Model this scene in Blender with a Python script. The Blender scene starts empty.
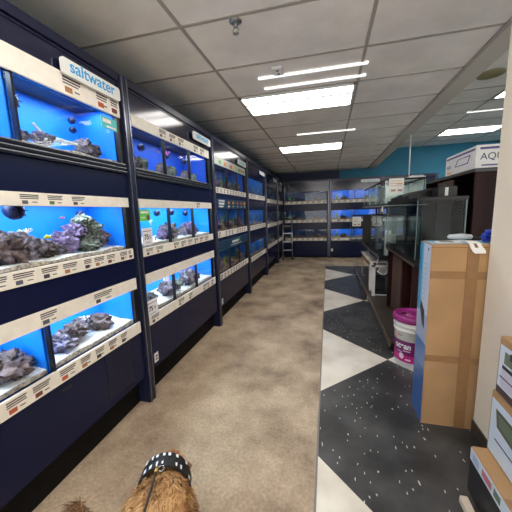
import bpy, bmesh, math, random
from mathutils import Vector, Matrix, noise, Euler
R=math.radians; PI=math.pi
sc=bpy.context.scene; COL=sc.collection
random.seed(7)
XF=-1.397; YB=9.15; ZC=2.72

# ------------------------------------------------------------------ materials
MATS={}
def lin(c):
    return tuple(((v/255)/12.92 if v/255<=.04045 else ((v/255+.055)/1.055)**2.4) for v in c)+(1,)
def mat(name,rgb,rough=.5,metal=0,spec=.5,emit=0,var=0,vscale=20,bump=0,bscale=60,rgb2=None,coat=0,stretch=None,detail=4):
    if name in MATS: return MATS[name]
    m=bpy.data.materials.new(name); m.use_nodes=True; nt=m.node_tree; b=nt.nodes['Principled BSDF']
    b.inputs['Base Color'].default_value=lin(rgb); b.inputs['Roughness'].default_value=rough
    b.inputs['Metallic'].default_value=metal; b.inputs['Specular IOR Level'].default_value=spec
    b.inputs['Coat Weight'].default_value=coat; b.inputs['Coat Roughness'].default_value=.08
    if emit:
        b.inputs['Emission Color'].default_value=lin(rgb); b.inputs['Emission Strength'].default_value=emit
    tc=nt.nodes.new('ShaderNodeTexCoord'); mp=nt.nodes.new('ShaderNodeMapping'); nt.links.new(tc.outputs['Object'],mp.inputs[0])
    if stretch: mp.inputs['Scale'].default_value=stretch
    if var or rgb2:
        n=nt.nodes.new('ShaderNodeTexNoise'); n.inputs['Scale'].default_value=vscale; n.inputs['Detail'].default_value=detail
        nt.links.new(mp.outputs[0],n.inputs['Vector'])
        r=nt.nodes.new('ShaderNodeValToRGB'); r.color_ramp.elements[0].position=.35; r.color_ramp.elements[1].position=.65
        c2=rgb2 or tuple(min(255,v*(1+var)) for v in rgb); c1=rgb if rgb2 else tuple(v*(1-var) for v in rgb)
        r.color_ramp.elements[0].color=lin(c1); r.color_ramp.elements[1].color=lin(c2)
        nt.links.new(n.outputs[0],r.inputs[0]); nt.links.new(r.outputs[0],b.inputs['Base Color'])
    if bump:
        n=nt.nodes.new('ShaderNodeTexNoise'); n.inputs['Scale'].default_value=bscale; n.inputs['Detail'].default_value=5
        nt.links.new(mp.outputs[0],n.inputs['Vector'])
        bp=nt.nodes.new('ShaderNodeBump'); bp.inputs['Strength'].default_value=bump; bp.inputs['Distance'].default_value=.01
        nt.links.new(n.outputs[0],bp.inputs['Height']); nt.links.new(bp.outputs[0],b.inputs['Normal'])
    MATS[name]=m; return m
def glass(name,tint=(1,1,1),refl=1.0):
    if name in MATS: return MATS[name]
    m=bpy.data.materials.new(name); m.use_nodes=True; nt=m.node_tree; nt.nodes.clear()
    o=nt.nodes.new('ShaderNodeOutputMaterial'); mx=nt.nodes.new('ShaderNodeMixShader'); t=nt.nodes.new('ShaderNodeBsdfTransparent')
    g=nt.nodes.new('ShaderNodeBsdfGlossy'); g.inputs['Roughness'].default_value=.03; 
    ge=nt.nodes.new('ShaderNodeNewGeometry'); dt=nt.nodes.new('ShaderNodeVectorMath'); dt.operation='DOT_PRODUCT'; nt.links.new(ge.outputs['Incoming'],dt.inputs[0]); nt.links.new(ge.outputs['Normal'],dt.inputs[1])
    ab=nt.nodes.new('ShaderNodeMath'); ab.operation='ABSOLUTE'; nt.links.new(dt.outputs['Value'],ab.inputs[0])
    om=nt.nodes.new('ShaderNodeMath'); om.operation='SUBTRACT'; om.inputs[0].default_value=1; nt.links.new(ab.outputs[0],om.inputs[1])
    pw=nt.nodes.new('ShaderNodeMath'); pw.operation='POWER'; pw.inputs[1].default_value=5; nt.links.new(om.outputs[0],pw.inputs[0])
    f=nt.nodes.new('ShaderNodeMath'); f.operation='MULTIPLY_ADD'; f.inputs[1].default_value=.96; f.inputs[2].default_value=.035; nt.links.new(pw.outputs[0],f.inputs[0])
    t.inputs[0].default_value=(*tint,1); mu=nt.nodes.new('ShaderNodeMath'); mu.operation='MULTIPLY'; mu.inputs[1].default_value=refl; mu.use_clamp=True
    nt.links.new(f.outputs[0],mu.inputs[0]); nt.links.new(mu.outputs[0],mx.inputs[0]); nt.links.new(t.outputs[0],mx.inputs[1]); nt.links.new(g.outputs[0],mx.inputs[2]); nt.links.new(mx.outputs[0],o.inputs[0])
    MATS[name]=m; return m
NAVY=mat('navy_laminate',(20,26,58),.25,spec=.2,bump=.02,bscale=8)
NAVYH=mat('glossy_navy_header',(22,27,56),.13,spec=.7)
NAVYT=mat('navy_post',(26,31,58),.3,metal=.1)
BLACKP=mat('black_plastic',(16,16,20),.4)
KICK=mat('toe_kick_rubber',(14,13,12),.8,spec=.2)
ALU=mat('brushed_aluminium',(170,172,176),.3,metal=.9)
STRIP=mat('cream_price_rail',(242,235,224),.45,var=.02)
WHITE=mat('white_card',(238,236,236),.5)
INK=mat('black_ink',(40,38,42),.6)
BLUEINK=mat('light_blue_ink',(40,165,225),.5)
SAND=mat('white_sand',(245,246,242),.9,var=.1,vscale=60,bump=.4,bscale=120)
GRAVEL=mat('brown_gravel',(120,95,75),.9,var=.3,vscale=90,bump=.4,bscale=120)
ROCK=mat('grey_rock',(44,38,44),.95,rgb2=(160,148,160),vscale=14,bump=.7,bscale=40,detail=8)
ROCKP=mat('purple_rock',(74,60,98),.95,rgb2=(160,142,180),vscale=16,bump=.7,bscale=40,detail=8)
ROCKG=mat('green_grey_rock',(50,58,54),.95,rgb2=(158,164,152),vscale=16,bump=.7,bscale=40,detail=8)
ROCKD=mat('dark_rock',(32,27,30),.95,rgb2=(118,100,100),vscale=14,bump=.7,bscale=40)
CORALW=mat('white_coral',(225,220,235),.8,var=.1,bump=.5)
WOOD=mat('driftwood',(200,195,185),.8,rgb2=(120,105,90),vscale=30,bump=.4)
GLASS=glass('clear_glass',(.97,.99,1),.6)
GLASSG=glass('green_tint_glass',(.95,.97,.97),.8)
GLASSE=mat('glass_edge',(95,115,115),.2)
PLANT=mat('green_plant',(60,150,60),.6,var=.25)
PLANTY=mat('yellow_green_plant',(150,180,60),.6,var=.25)
ESP=mat('espresso_wood',(52,27,24),.45,rgb2=(34,17,16),vscale=6,stretch=(1,1,.08),spec=.12)
ESPL=mat('espresso_wood_worn',(84,62,54),.45,rgb2=(56,38,34),vscale=5,stretch=(1,1,.1),spec=.15)
CARD=mat('corrugated_cardboard',(172,135,94),.8,var=.05,vscale=3,bump=.05,bscale=20)
TAPE=mat('brown_packing_tape',(150,112,74),.4,var=.03)
WALLP=mat('beige_wall_paint',(240,228,202),.8,var=.015,vscale=2)
TEAL=mat('teal_wall_paint',(28,118,148),.6,var=.05,vscale=1.5)
def tankblue(k,rgb): return mat('aquarium_blue_%s'%k,rgb,.6,var=.06,vscale=3)

# floors
def tile_mat():
    m=bpy.data.materials.new('checker_vinyl'); m.use_nodes=True; nt=m.node_tree; b=nt.nodes['Principled BSDF']; N=nt.nodes.new; L=nt.links.new
    tc=N('ShaderNodeTexCoord')
    mp=N('ShaderNodeMapping'); mp.vector_type='POINT'; h=.967
    # rotate 45 and scale so the checker cell is 2h/sqrt2 wide
    s=1/(2*h/math.sqrt(2))
    a=R(45); cx,cy=-.375,2.87
    mp.inputs['Rotation'].default_value=(0,0,a); mp.inputs['Scale'].default_value=(s,s,1)
    # location so that the diamond centre maps to a cell centre (.5,.5)
    rx=(cx*math.cos(a)-cy*math.sin(a))*s; ry=(cx*math.sin(a)+cy*math.cos(a))*s
    mp.inputs['Location'].default_value=(.5-rx,.5-ry,.5)
    L(tc.outputs['Object'],mp.inputs[0])
    ch=N('ShaderNodeTexChecker'); ch.inputs['Scale'].default_value=1; L(mp.outputs[0],ch.inputs[0])
    ch.inputs[1].default_value=(1,1,1,1); ch.inputs[2].default_value=(0,0,0,1)
    # white flecks in the black vinyl
    m2=N('ShaderNodeMapping'); m2.inputs['Rotation'].default_value=(0,0,.35); m2.inputs['Scale'].default_value=(1,.42,1); L(tc.outputs['Object'],m2.inputs[0])
    wn=N('ShaderNodeTexNoise'); wn.inputs['Scale'].default_value=30; L(m2.outputs[0],wn.inputs['Vector'])
    add=N('ShaderNodeMixRGB'); add.blend_type='ADD'; add.inputs[0].default_value=.03; L(m2.outputs[0],add.inputs[1]); L(wn.outputs['Color'],add.inputs[2])
    v=N('ShaderNodeTexVoronoi'); v.inputs['Scale'].default_value=29; v.voronoi_dimensions='2D'; L(add.outputs[0],v.inputs['Vector'])
    lt=N('ShaderNodeMath'); lt.operation='LESS_THAN'; lt.inputs[1].default_value=.10; L(v.outputs['Distance'],lt.inputs[0])
    sp=N('ShaderNodeSeparateColor'); L(v.outputs['Color'],sp.inputs[0])
    g=N('ShaderNodeMath'); g.operation='GREATER_THAN'; g.inputs[1].default_value=.70; L(sp.outputs[0],g.inputs[0])
    fl=N('ShaderNodeMath'); fl.operation='MULTIPLY'; L(lt.outputs[0],fl.inputs[0]); L(g.outputs[0],fl.inputs[1])
    big=N('ShaderNodeTexNoise'); big.inputs['Scale'].default_value=3; big.inputs['Detail'].default_value=7; L(tc.outputs['Object'],big.inputs['Vector'])
    rb=N('ShaderNodeValToRGB'); rb.color_ramp.elements[0].color=lin((44,44,45)); rb.color_ramp.elements[1].color=lin((86,86,86)); rb.color_ramp.elements[0].position=.4; rb.color_ramp.elements[1].position=.75
    L(big.outputs[0],rb.inputs[0])
    bk=N('ShaderNodeMixRGB'); L(fl.outputs[0],bk.inputs[0]); L(rb.outputs[0],bk.inputs[1]); bk.inputs[2].default_value=lin((205,205,200))
    rw=N('ShaderNodeValToRGB'); rw.color_ramp.elements[0].color=lin((205,194,178)); rw.color_ramp.elements[1].color=lin((232,224,210)); L(big.outputs[0],rw.inputs[0]); rw.color_ramp.elements[0].position=.3; rw.color_ramp.elements[1].position=.6
    mx=N('ShaderNodeMixRGB'); L(ch.outputs['Fac'],mx.inputs[0]); L(bk.outputs[0],mx.inputs[2]); L(rw.outputs[0],mx.inputs[1])
    L(mx.outputs[0],b.inputs['Base Color']); b.inputs['Roughness'].default_value=.38
    b.inputs['Specular IOR Level'].default_value=.4
    return m
def carpet_mat():
    m=bpy.data.materials.new('worn_carpet'); m.use_nodes=True; nt=m.node_tree; b=nt.nodes['Principled BSDF']; N=nt.nodes.new; L=nt.links.new
    tc=N('ShaderNodeTexCoord')
    n1=N('ShaderNodeTexNoise'); n1.inputs['Scale'].default_value=1.9; n1.inputs['Detail'].default_value=9; n1.inputs['Roughness'].default_value=.62; L(tc.outputs['Object'],n1.inputs['Vector'])
    r=N('ShaderNodeValToRGB'); r.color_ramp.elements[0].position=.3; r.color_ramp.elements[0].color=lin((124,107,94)); r.color_ramp.elements[1].position=.66; r.color_ramp.elements[1].color=lin((206,186,160))
    e=r.color_ramp.elements.new(.47); e.color=lin((176,155,132))
    L(n1.outputs[0],r.inputs[0])
    n2=N('ShaderNodeTexNoise'); n2.inputs['Scale'].default_value=55; n2.inputs['Detail'].default_value=4; L(tc.outputs['Object'],n2.inputs['Vector'])
    r2=N('ShaderNodeValToRGB'); r2.color_ramp.elements[0].position=.3; r2.color_ramp.elements[0].color=(.78,.78,.78,1); r2.color_ramp.elements[1].position=.7; r2.color_ramp.elements[1].color=(1.1,1.1,1.1,1); L(n2.outputs[0],r2.inputs[0])
    mx=N('ShaderNodeMixRGB'); mx.blend_type='MULTIPLY'; mx.inputs[0].default_value=1; L(r.outputs[0],mx.inputs[1]); L(r2.outputs[0],mx.inputs[2]); L(mx.outputs[0],b.inputs['Base Color'])
    b.inputs['Roughness'].default_value=.95; b.inputs['Specular IOR Level'].default_value=.1
    bp=N('ShaderNodeBump'); bp.inputs['Strength'].default_value=.5; bp.inputs['Distance'].default_value=.006; n3=N('ShaderNodeTexNoise'); n3.inputs['Scale'].default_value=220; L(tc.outputs['Object'],n3.inputs['Vector']); L(n3.outputs[0],bp.inputs['Height']); L(bp.outputs[0],b.inputs['Normal'])
    return m

# ------------------------------------------------------------------ mesh builder
class MB:
    def __init__(s): s.bm=bmesh.new(); s.mats=[]
    def mi(s,m):
        if m not in s.mats: s.mats.append(m)
        return s.mats.index(m)
    def box(s,x0,x1,y0,y1,z0,z1,m=None,bev=0):
        v=[s.bm.verts.new(p) for p in [(x0,y0,z0),(x1,y0,z0),(x1,y1,z0),(x0,y1,z0),(x0,y0,z1),(x1,y0,z1),(x1,y1,z1),(x0,y1,z1)]]
        fs=[s.bm.faces.new([v[i] for i in f]) for f in [(0,3,2,1),(4,5,6,7),(0,1,5,4),(1,2,6,5),(2,3,7,6),(3,0,4,7)]]
        if m is not None:
            for f in fs: f.material_index=s.mi(m)
        if bev:
            es=list({e for f in fs for e in f.edges}); r=bmesh.ops.bevel(s.bm,geom=es,offset=bev,segments=2,affect='EDGES')
            if m is not None:
                for f in r['faces']: f.material_index=s.mi(m)
        return s
    def quad(s,pts,m=None):
        f=s.bm.faces.new([s.bm.verts.new(p) for p in pts])
        if m is not None: f.material_index=s.mi(m)
        return s
    def prism(s,pts,axis,a,b,m=None):
        def P(p,t):
            if axis=='z': return (p[0],p[1],t)
            if axis=='y': return (p[0],t,p[1])
            return (t,p[0],p[1])
        A=[s.bm.verts.new(P(p,a)) for p in pts]; B=[s.bm.verts.new(P(p,b)) for p in pts]; n=len(pts)
        fs=[s.bm.faces.new(A),s.bm.faces.new(B[::-1])]+[s.bm.faces.new([A[i],B[i],B[(i+1)%n],A[(i+1)%n]]) for i in range(n)]
        if m is not None:
            for f in fs: f.material_index=s.mi(m)
        return s
    def tube(s,pts,r,m=None,n=8,cap=True):
        pts=[Vector(p) for p in pts]; rs=r if isinstance(r,(list,tuple)) else [r]*len(pts); rings=[]
        for i,p in enumerate(pts):
            d=(pts[min(i+1,len(pts)-1)]-pts[max(i-1,0)]).normalized()
            a=d.cross(Vector((0,0,1)) if abs(d.z)<.9 else Vector((1,0,0))).normalized(); c=d.cross(a)
            rings.append([s.bm.verts.new(p+rs[i]*(math.cos(t*2*PI/n)*a+math.sin(t*2*PI/n)*c)) for t in range(n)])
        fs=[]
        for q,w in zip(rings,rings[1:]):
            for i in range(n): fs.append(s.bm.faces.new([q[i],q[(i+1)%n],w[(i+1)%n],w[i]]))
        if cap: fs+= [s.bm.faces.new(rings[0][::-1]),s.bm.faces.new(rings[-1])]
        for f in fs:
            f.smooth=True
            if m is not None: f.material_index=s.mi(m)
        return s
    def lathe(s,prof,m=None,n=32,c=(0,0,0),axis='z'):
        rings=[]
        for r,z in prof:
            ring=[]
            for t in range(n):
                a=t*2*PI/n; x,y=r*math.cos(a),r*math.sin(a)
                p=(x,y,z) if axis=='z' else ((x,z,y) if axis=='y' else (z,x,y))
                ring.append(s.bm.verts.new((p[0]+c[0],p[1]+c[1],p[2]+c[2])))
            rings.append(ring)
        fs=[]
        for q,w in zip(rings,rings[1:]):
            for i in range(n): fs.append(s.bm.faces.new([q[i],q[(i+1)%n],w[(i+1)%n],w[i]]))
        if prof[0][0]>1e-4: fs.append(s.bm.faces.new(rings[0][::-1]))
        if prof[-1][0]>1e-4: fs.append(s.bm.faces.new(rings[-1]))
        for f in fs:
            f.smooth=True
            if m is not None: f.material_index=s.mi(m)
        return s
    def build(s,name,m=None,parent=None,loc=None,rot=None):
        bmesh.ops.recalc_face_normals(s.bm,faces=s.bm.faces[:])
        me=bpy.data.meshes.new(name); s.bm.to_mesh(me); s.bm.free()
        for k in (s.mats or [m]): me.materials.append(k)
        o=bpy.data.objects.new(name,me); COL.objects.link(o)
        if parent: o.parent=parent
        if loc: o.location=loc
        if rot: o.rotation_euler=rot
        return o
def tag(o,label=None,cat=None,group=None,kind=None):
    if label: o['label']=label
    if cat: o['category']=cat
    if group: o['group']=group
    if kind: o['kind']=kind
    return o
def empty(name,loc=(0,0,0),rz=0,label=None,cat=None,group=None):
    o=bpy.data.objects.new(name,None); COL.objects.link(o); o.location=loc; o.rotation_euler=(0,0,rz); o.empty_display_size=.1
    return tag(o,label,cat,group)
def struct(mb,name,m=None): return tag(mb.build(name,m),kind='structure')
def bx(name,m,parent,*a,bev=0): return MB().box(*a,bev=bev).build(name,m,parent)
def text(name,body,size,m,parent,loc,rot=(PI/2,0,0),ext=.001,align='LEFT',bold=0,sx=1):
    c=bpy.data.curves.new(name,'FONT'); c.body=body; c.size=size; c.extrude=ext; c.align_x=align; c.offset=bold
    t=bpy.data.objects.new('tmp_text',c); COL.objects.link(t); bpy.context.view_layer.update()
    me=bpy.data.meshes.new_from_object(t.evaluated_get(bpy.context.evaluated_depsgraph_get())); bpy.data.objects.remove(t)
    me.materials.clear(); me.materials.append(m)
    o=bpy.data.objects.new(name,me); COL.objects.link(o); o.parent=parent; o.location=loc; o.rotation_euler=rot; o.scale=(sx,1,1); return o

# ------------------------------------------------------------------ setting
tm,cm=tile_mat(),carpet_mat()
fl=MB(); XE=-.053; YE=7.78
fl.quad([(-1.95,-3,0),(XE,-3,0),(XE,YE,0),(-1.95,YE,0)],cm).quad([(-1.95,YE,0),(5.2,YE,0),(5.2,9.6,0),(-1.95,9.6,0)],cm).quad([(XE,-3,0),(5.2,-3,0),(5.2,YE,0),(XE,YE,0)],tm)
struct(fl,'floor')
struct(MB().box(XE-.006,XE+.006,-3,YE,0,.003),'trim_1',mat('grey_transition_strip',(120,118,112),.4))
CEIL=mat('acoustic_ceiling_tile',(247,242,237),.9,var=.03,vscale=3,bump=.25,bscale=140)
GRID=mat('ceiling_grid_metal',(172,166,160),.5)
struct(MB().box(-1.95,1.19,-3,9.6,ZC,ZC+.05),'ceiling',CEIL)
struct(MB().box(1.38,5.2,-3,9.6,3.25,3.3),'ceiling',CEIL)
BEAMM=mat('painted_soffit',(206,200,190),.6)
b=MB(); b.box(1.19,1.38,-3,9.6,ZC-.01,3.3); struct(b,'trim_2',BEAMM)
g=MB()
for k in range(-1,3):
    x=-.948+1.22*k
    if -1.9<x<1.18: g.box(x-.012,x+.012,-3,9.6,ZC-.006,ZC)
k=-9
while True:
    y=3.12+.61*k; k+=1
    if y>9.5: break
    g.box(-1.94,1.19,y-.012,y+.012,ZC-.005,ZC)
g.box(1.165,1.19,-3,9.6,ZC-.02,ZC)
struct(g,'trim_3',GRID)
g=MB()
for k in range(0,4): g.box(1.55+1.22*k-.15,1.575+1.22*k-.15,-3,9.6,3.244,3.25)
for k in range(0,20): g.box(1.38,5.2,-2.6+.61*k,-2.576+.61*k,3.245,3.25)
struct(g,'trim_4',GRID)
struct(MB().box(-2.0,.35,9.6,9.7,0,3.3,mat('navy_wall_shade',(30,40,68),.6)).box(.35,5.25,9.6,9.7,0,3.3,TEAL),'wall_back')  # navy left part: shade on the teal wall put into its colour
struct(MB().box(-2.05,-1.95,-3,9.6,0,3.3),'wall_left',TEAL)
struct(MB().box(5.2,5.3,-3,9.6,0,3.3),'wall_far_right',TEAL)
struct(MB().box(.95,1.10,-3,1.985,0,2.71),'wall_right',WALLP)
struct(MB().box(.94,.95,-3,1.985,0,.09),'baseboard_right',mat('brown_vinyl_base',(70,58,48),.5))

# ceiling lights
# the two farthest-right fixtures are unseen, added to brighten the far end
TUBE=mat('lit_fluorescent_lens',(255,250,244),.5,emit=8.0)
def troffer(x0,y0,z,label,group,on=1):
    t=empty('ceiling_light',(x0+.61,y0+.305,z),0,label,'ceiling light',group)
    f=MB(); X,Y=.60,.29
    f.box(-X,X,-Y,-Y+.025,-.02,.0).box(-X,X,Y-.025,Y,-.02,.0).box(-X,-X+.025,-Y,Y,-.02,0).box(X-.025,X,-Y,Y,-.02,0)
    f.build('frame',mat('white_enamel',(225,225,222),.35),t)
    bx('divider',mat('white_enamel',(0,0,0)),t,-X+.025,X-.025,-.105,-.065,-.024,-.002)
    bx('lens',TUBE,t,-X+.025,X-.025,-Y+.025,-.105,-.016,-.002)
    bx('lens',TUBE,t,-X+.025,X-.025,-.065,Y-.025,-.016,-.002)
troffer(-.948,3.12,ZC,'nearest lit fluorescent ceiling light over the aisle, split by a bar','lit ceiling lights over the aisle')
troffer(-.948,5.60,ZC,'farther lit fluorescent ceiling light over the carpet aisle','lit ceiling lights over the aisle')
troffer(-.948,.68,ZC,'lit fluorescent ceiling light directly above the dog','lit ceiling lights over the aisle')
troffer(-.948,-1.76,ZC,'lit fluorescent ceiling light behind the camera','lit ceiling lights over the aisle')
troffer(2.62,7.75,3.25,'lit ceiling light above the white boxes beyond the soffit','lit ceiling lights beyond the soffit')
troffer(2.62,5.27,3.25,'lit ceiling light peeking out above the beige wall edge','lit ceiling lights beyond the soffit')
troffer(4.0,7.75,3.25,'added unseen fill light farther right, near the back wall','lit ceiling lights beyond the soffit')
troffer(4.0,5.27,3.25,'added unseen fill light farther right in the hall','lit ceiling lights beyond the soffit')
troffer(2.62,2.8,3.25,'lit ceiling light behind the beige wall','lit ceiling lights beyond the soffit')
RAILM=mat('emissive_white_strip',(250,250,250),.4,emit=.8)  # emissive bars along the thin bright lines on the ceiling
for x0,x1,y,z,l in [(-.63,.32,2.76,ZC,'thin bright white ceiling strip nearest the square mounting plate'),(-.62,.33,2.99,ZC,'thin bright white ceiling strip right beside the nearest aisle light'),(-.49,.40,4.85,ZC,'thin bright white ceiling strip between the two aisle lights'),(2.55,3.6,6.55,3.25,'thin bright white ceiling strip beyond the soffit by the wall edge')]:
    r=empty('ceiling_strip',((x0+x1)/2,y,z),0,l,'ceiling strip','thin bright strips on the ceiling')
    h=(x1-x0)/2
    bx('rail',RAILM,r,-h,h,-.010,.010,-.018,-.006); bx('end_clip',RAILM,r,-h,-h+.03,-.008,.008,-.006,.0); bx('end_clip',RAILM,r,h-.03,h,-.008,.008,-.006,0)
p=empty('mounting_plate',(-.43,2.66,ZC),0,'small white square mounting plate on the ceiling','mounting plate')
MB().box(-.045,.045,-.07,.07,-.022,0,bev=.006).build('plate',WHITE,p)
for dy in (-.03,.03): MB().lathe([(.001,-.03),(.009,-.028),(.01,-.02)],n=10,c=(0,dy,0)).build('screw',INK,p)
def sprinkler(x,y,label):
    s=empty('sprinkler_head',(x,y,ZC),0,label,'sprinkler','ceiling sprinkler heads')
    MB().lathe([(.04,0),(.038,-.008),(.012,-.012)],n=20).build('escutcheon',ALU,s)
    MB().lathe([(.014,-.01),(.014,-.035),(.008,-.04)],n=12).build('body',ALU,s)
    f=MB(); f.tube([(-.012,0,-.038),(-.02,0,-.055),(-.004,0,-.072)],.003).tube([(.012,0,-.038),(.02,0,-.055),(.004,0,-.072)],.003); f.build('yoke',ALU,s)
    MB().lathe([(.001,-.07),(.02,-.072),(.02,-.076),(.001,-.078)],n=16).build('deflector',ALU,s)
sprinkler(-.585,1.95,'chrome sprinkler head hanging near the top edge, closest to camera')
sprinkler(-.92,8.3,'small distant sprinkler head above the far end of the aisle')
v=empty('round_ceiling_vent',(2.13,4.83,3.25),0,'round yellowish ceiling vent beyond the soffit','vent')
MB().lathe([(.16,0),(.16,-.012),(.13,-.02)],n=36).build('rim',mat('yellowed_plastic',(150,142,105),.6),v)
q=MB()
for r in (.11,.08,.05,.02): q.lathe([(r+.012,-.018),(r+.006,-.026),(r,-.018)],n=28)
q.build('louvre',mat('yellowed_plastic',(0,0,0)),v)
c=MB(); c.tube([(0,0,1.925),(0,0,2.709)],.009,n=12); c=c.build('pole',mat('white_conduit',(235,235,230),.4)); c.location=(1.345,5.5,0)
tag(c,'thin white vertical pole between the glass tanks and the soffit','pole')

# ------------------------------------------------------------------ contents of tanks
def lp(rack_rz,org,u,d,z):
    v=Matrix.Rotation(rack_rz,3,'Z')@Vector((u,d,z)); return Vector(org)+v
LEFT=(R(90),(XF,0,0)); BACK=(0,(0,YB,0))
def W(S,u,d,z): return lp(S[0],S[1],u,d,z)
def rock(p,size,m,label,group='rocks in the tanks',seed=None,name='rock',sub=3):
    seed=random.random()*100 if seed is None else seed; size=tuple(v*1.1 for v in size); sub=sub+1 if sub==3 else sub
    bm=bmesh.new(); bmesh.ops.create_icosphere(bm,subdivisions=sub,radius=1)
    for v in bm.verts:
        n=v.co.normalized(); q=n*1.6+Vector((seed,seed*.7,-seed))
        d=1+.42*noise.noise(q)+.38*noise.noise(q*2.4)+.22*abs(noise.noise(q*5.5))+.14*noise.noise(q*12)-.08
        v.co=Vector((n.x*size[0],n.y*size[1],n.z*size[2]))*d
    for f in bm.faces: f.smooth=sub>2 and False
    me=bpy.data.meshes.new(name); bm.to_mesh(me); bm.free(); me.materials.append(m)
    o=bpy.data.objects.new(name,me); COL.objects.link(o); o.location=p
    return tag(o,label,'rock' if name=='rock' else name.replace('_',' '),group)
def fish(p,L_,rz,cols,label,group='small fish swimming in the tanks'):
    f=empty('fish',p,rz,label,'fish',group)
    b=MB(); prof=[]
    n=10
    rings=[]
    for i in range(n+1):
        t=i/n; w=math.sin(PI*min(1,t*.93+.04))**.8
        ring=[b.bm.verts.new(((t-.5)*L_,math.cos(a)*w*L_*.1,math.sin(a)*w*L_*.23)) for a in [k*PI/4 for k in range(8)]]
        rings.append(ring)
    for q,w in zip(rings,rings[1:]):
        for i in range(8): fc=b.bm.faces.new([q[i],q[(i+1)%8],w[(i+1)%8],w[i]]); fc.smooth=True
    b.build('body',cols[0],f)
    MB().prism([(.42*L_,0),(.68*L_,.2*L_),(.6*L_,0),(.68*L_,-.2*L_)],'y',-.0015,.0015).build('tail_fin',cols[1],f)
    MB().prism([(-.2*L_,.17*L_),(.05*L_,.34*L_),(.3*L_,.12*L_)],'y',-.001,.001).build('dorsal_fin',cols[1],f)
    return f
def pump(S,u,d,z,r,label):
    o=empty('wave_pump',W(S,u,d,z),S[0],label,'pump','black pumps on the tank walls')
    dk=mat('dark_pump_plastic',(12,26,80),.5)
    MB().lathe([(r*.5,-r*.9),(r*.95,-r*.5),(r,0),(r*.8,r*.5),(r*.3,r*.7)],n=18,axis='y').build('pump_body',dk,o)
    q=MB()
    for i in range(8):
        a=i*PI/4; q.box(-.002,.002,-r*.95,-r*.88,0,r*.9)
        for vv in q.bm.verts[-8:]: vv.co=Matrix.Rotation(a,3,'Y')@vv.co
    q.build('intake_grille',BLACKP,o)
def plant(S,u,d,z,h,m,label,n=9):
    q=MB()
    for i in range(n):
        a=random.random()*2*PI; l=h*random.uniform(.6,1); w=random.uniform(.012,.024); ox=random.uniform(-.03,.03); oy=random.uniform(-.02,.02)
        pts=[]
        for k in range(6):
            t=k/5; pts.append((ox+math.cos(a)*.05*t*t+.01*math.sin(t*6+a),oy+math.sin(a)*.03*t*t,l*t))
        prev=None
        for k,pp in enumerate(pts):
            ww=w*math.sin(PI*(.15+.8*k/5)); cur=[q.bm.verts.new((pp[0]-ww,pp[1]-.002,pp[2])),q.bm.verts.new((pp[0]+ww,pp[1]+.002,pp[2]))]
            if prev: q.bm.faces.new([prev[0],prev[1],cur[1],cur[0]])
            prev=cur
    o=q.build('aquatic_plant',m); o.location=W(S,u,d,z); o.rotation_euler=(0,0,S[0]); return tag(o,label,'aquatic plant','plants in the tanks')
def coral(p,h,m,label,n=7,spread=.5):
    q=MB()
    for i in range(n):
        a=i*2*PI/n+random.random(); e=(math.cos(a)*h*spread*.6,math.sin(a)*h*spread*.3,h*random.uniform(.7,1))
        q.tube([(0,0,0),(e[0]*.4,e[1]*.4,e[2]*.5),e],[h*.09,h*.07,h*.05],n=7)
        q.tube([(e[0]*.4,e[1]*.4,e[2]*.5),(e[0]*1.4,e[1]*.9,e[2]*.85)],[h*.06,h*.04],n=6)
    o=q.build('coral',m); o.location=p; return tag(o,label,'coral','corals in the tanks')

# ------------------------------------------------------------------ fish tanks built into the racks
DEP=.30
def tank(S,u0,u1,z0,z1,rgb,key,power,label,group,sandm=SAND,lc=(.75,.9,1.0),sand=.016,slope=.028):
    t=empty('fish_tank',W(S,(u0+u1)/2,.03,z0-.03),S[0],label,'fish tank',group); h=(u1-u0)/2; H=z1-z0
    m=tankblue(key,rgb)
    zb=0
    MB().box(-h,h,DEP,DEP+.012,zb,H+.09).build('back_panel',m,t)
    MB().box(-h,-h+.006,.012,DEP,zb,H+.09).build('side_panel',m,t)
    MB().box(h-.006,h,.012,DEP,zb,H+.09).build('side_panel',m,t)
    bx('base',BLACKP,t,-h,h,0,DEP,zb,zb+.01)
    bx('lid',BLACKP,t,-h,h,0,DEP+.012,H+.09,H+.1)
    bx('glass_front',GLASS,t,-h,h,.0,.006,zb+.01,H+.09)
    # sand bed with uneven surface
    q=MB(); nx=max(6,int((u1-u0)/.05)); ny=5; top=[]
    for i in range(nx+1):
        row=[]
        for j in range(ny+1):
            x=-h+.008+(2*h-.016)*i/nx; y=.01+(DEP-.014)*j/ny
            zz=.03+sand+slope*j/ny+.012*noise.noise(Vector(((u0+x)*7,y*9,z0*5)))
            row.append(q.bm.verts.new((x,y,zz)))
        top.append(row)
    for i in range(nx):
        for j in range(ny):
            f=q.bm.faces.new([top[i][j],top[i+1][j],top[i+1][j+1],top[i][j+1]]); f.material_index=q.mi(sandm); f.smooth=True
    q.mi(sandm)
    # visible front edge of the bed
    gm=mat('layered_gravel',(196,182,165),.9,var=.25,vscale=70) if sandm is SAND else sandm
    for i in range(nx):
        a,b_=top[i][0],top[i+1][0]
        c_=q.bm.verts.new((b_.co.x,.009,.012)); d_=q.bm.verts.new((a.co.x,.009,.012)); f=q.bm.faces.new([a,b_,c_,d_]); f.material_index=q.mi(gm)
    q.build('sand_bed',None,t)
    if power:
        l=bpy.data.lights.new('tank_lamp','AREA'); l.shape='RECTANGLE'; l.size=max(.15,(u1-u0)*.85); l.size_y=.12; l.energy=power*.31; l.color=lc
        lo=bpy.data.objects.new('tank_lamp',l); COL.objects.link(lo); lo.parent=t; lo.location=(0,DEP*.45,H+.082)
    return t

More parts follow.
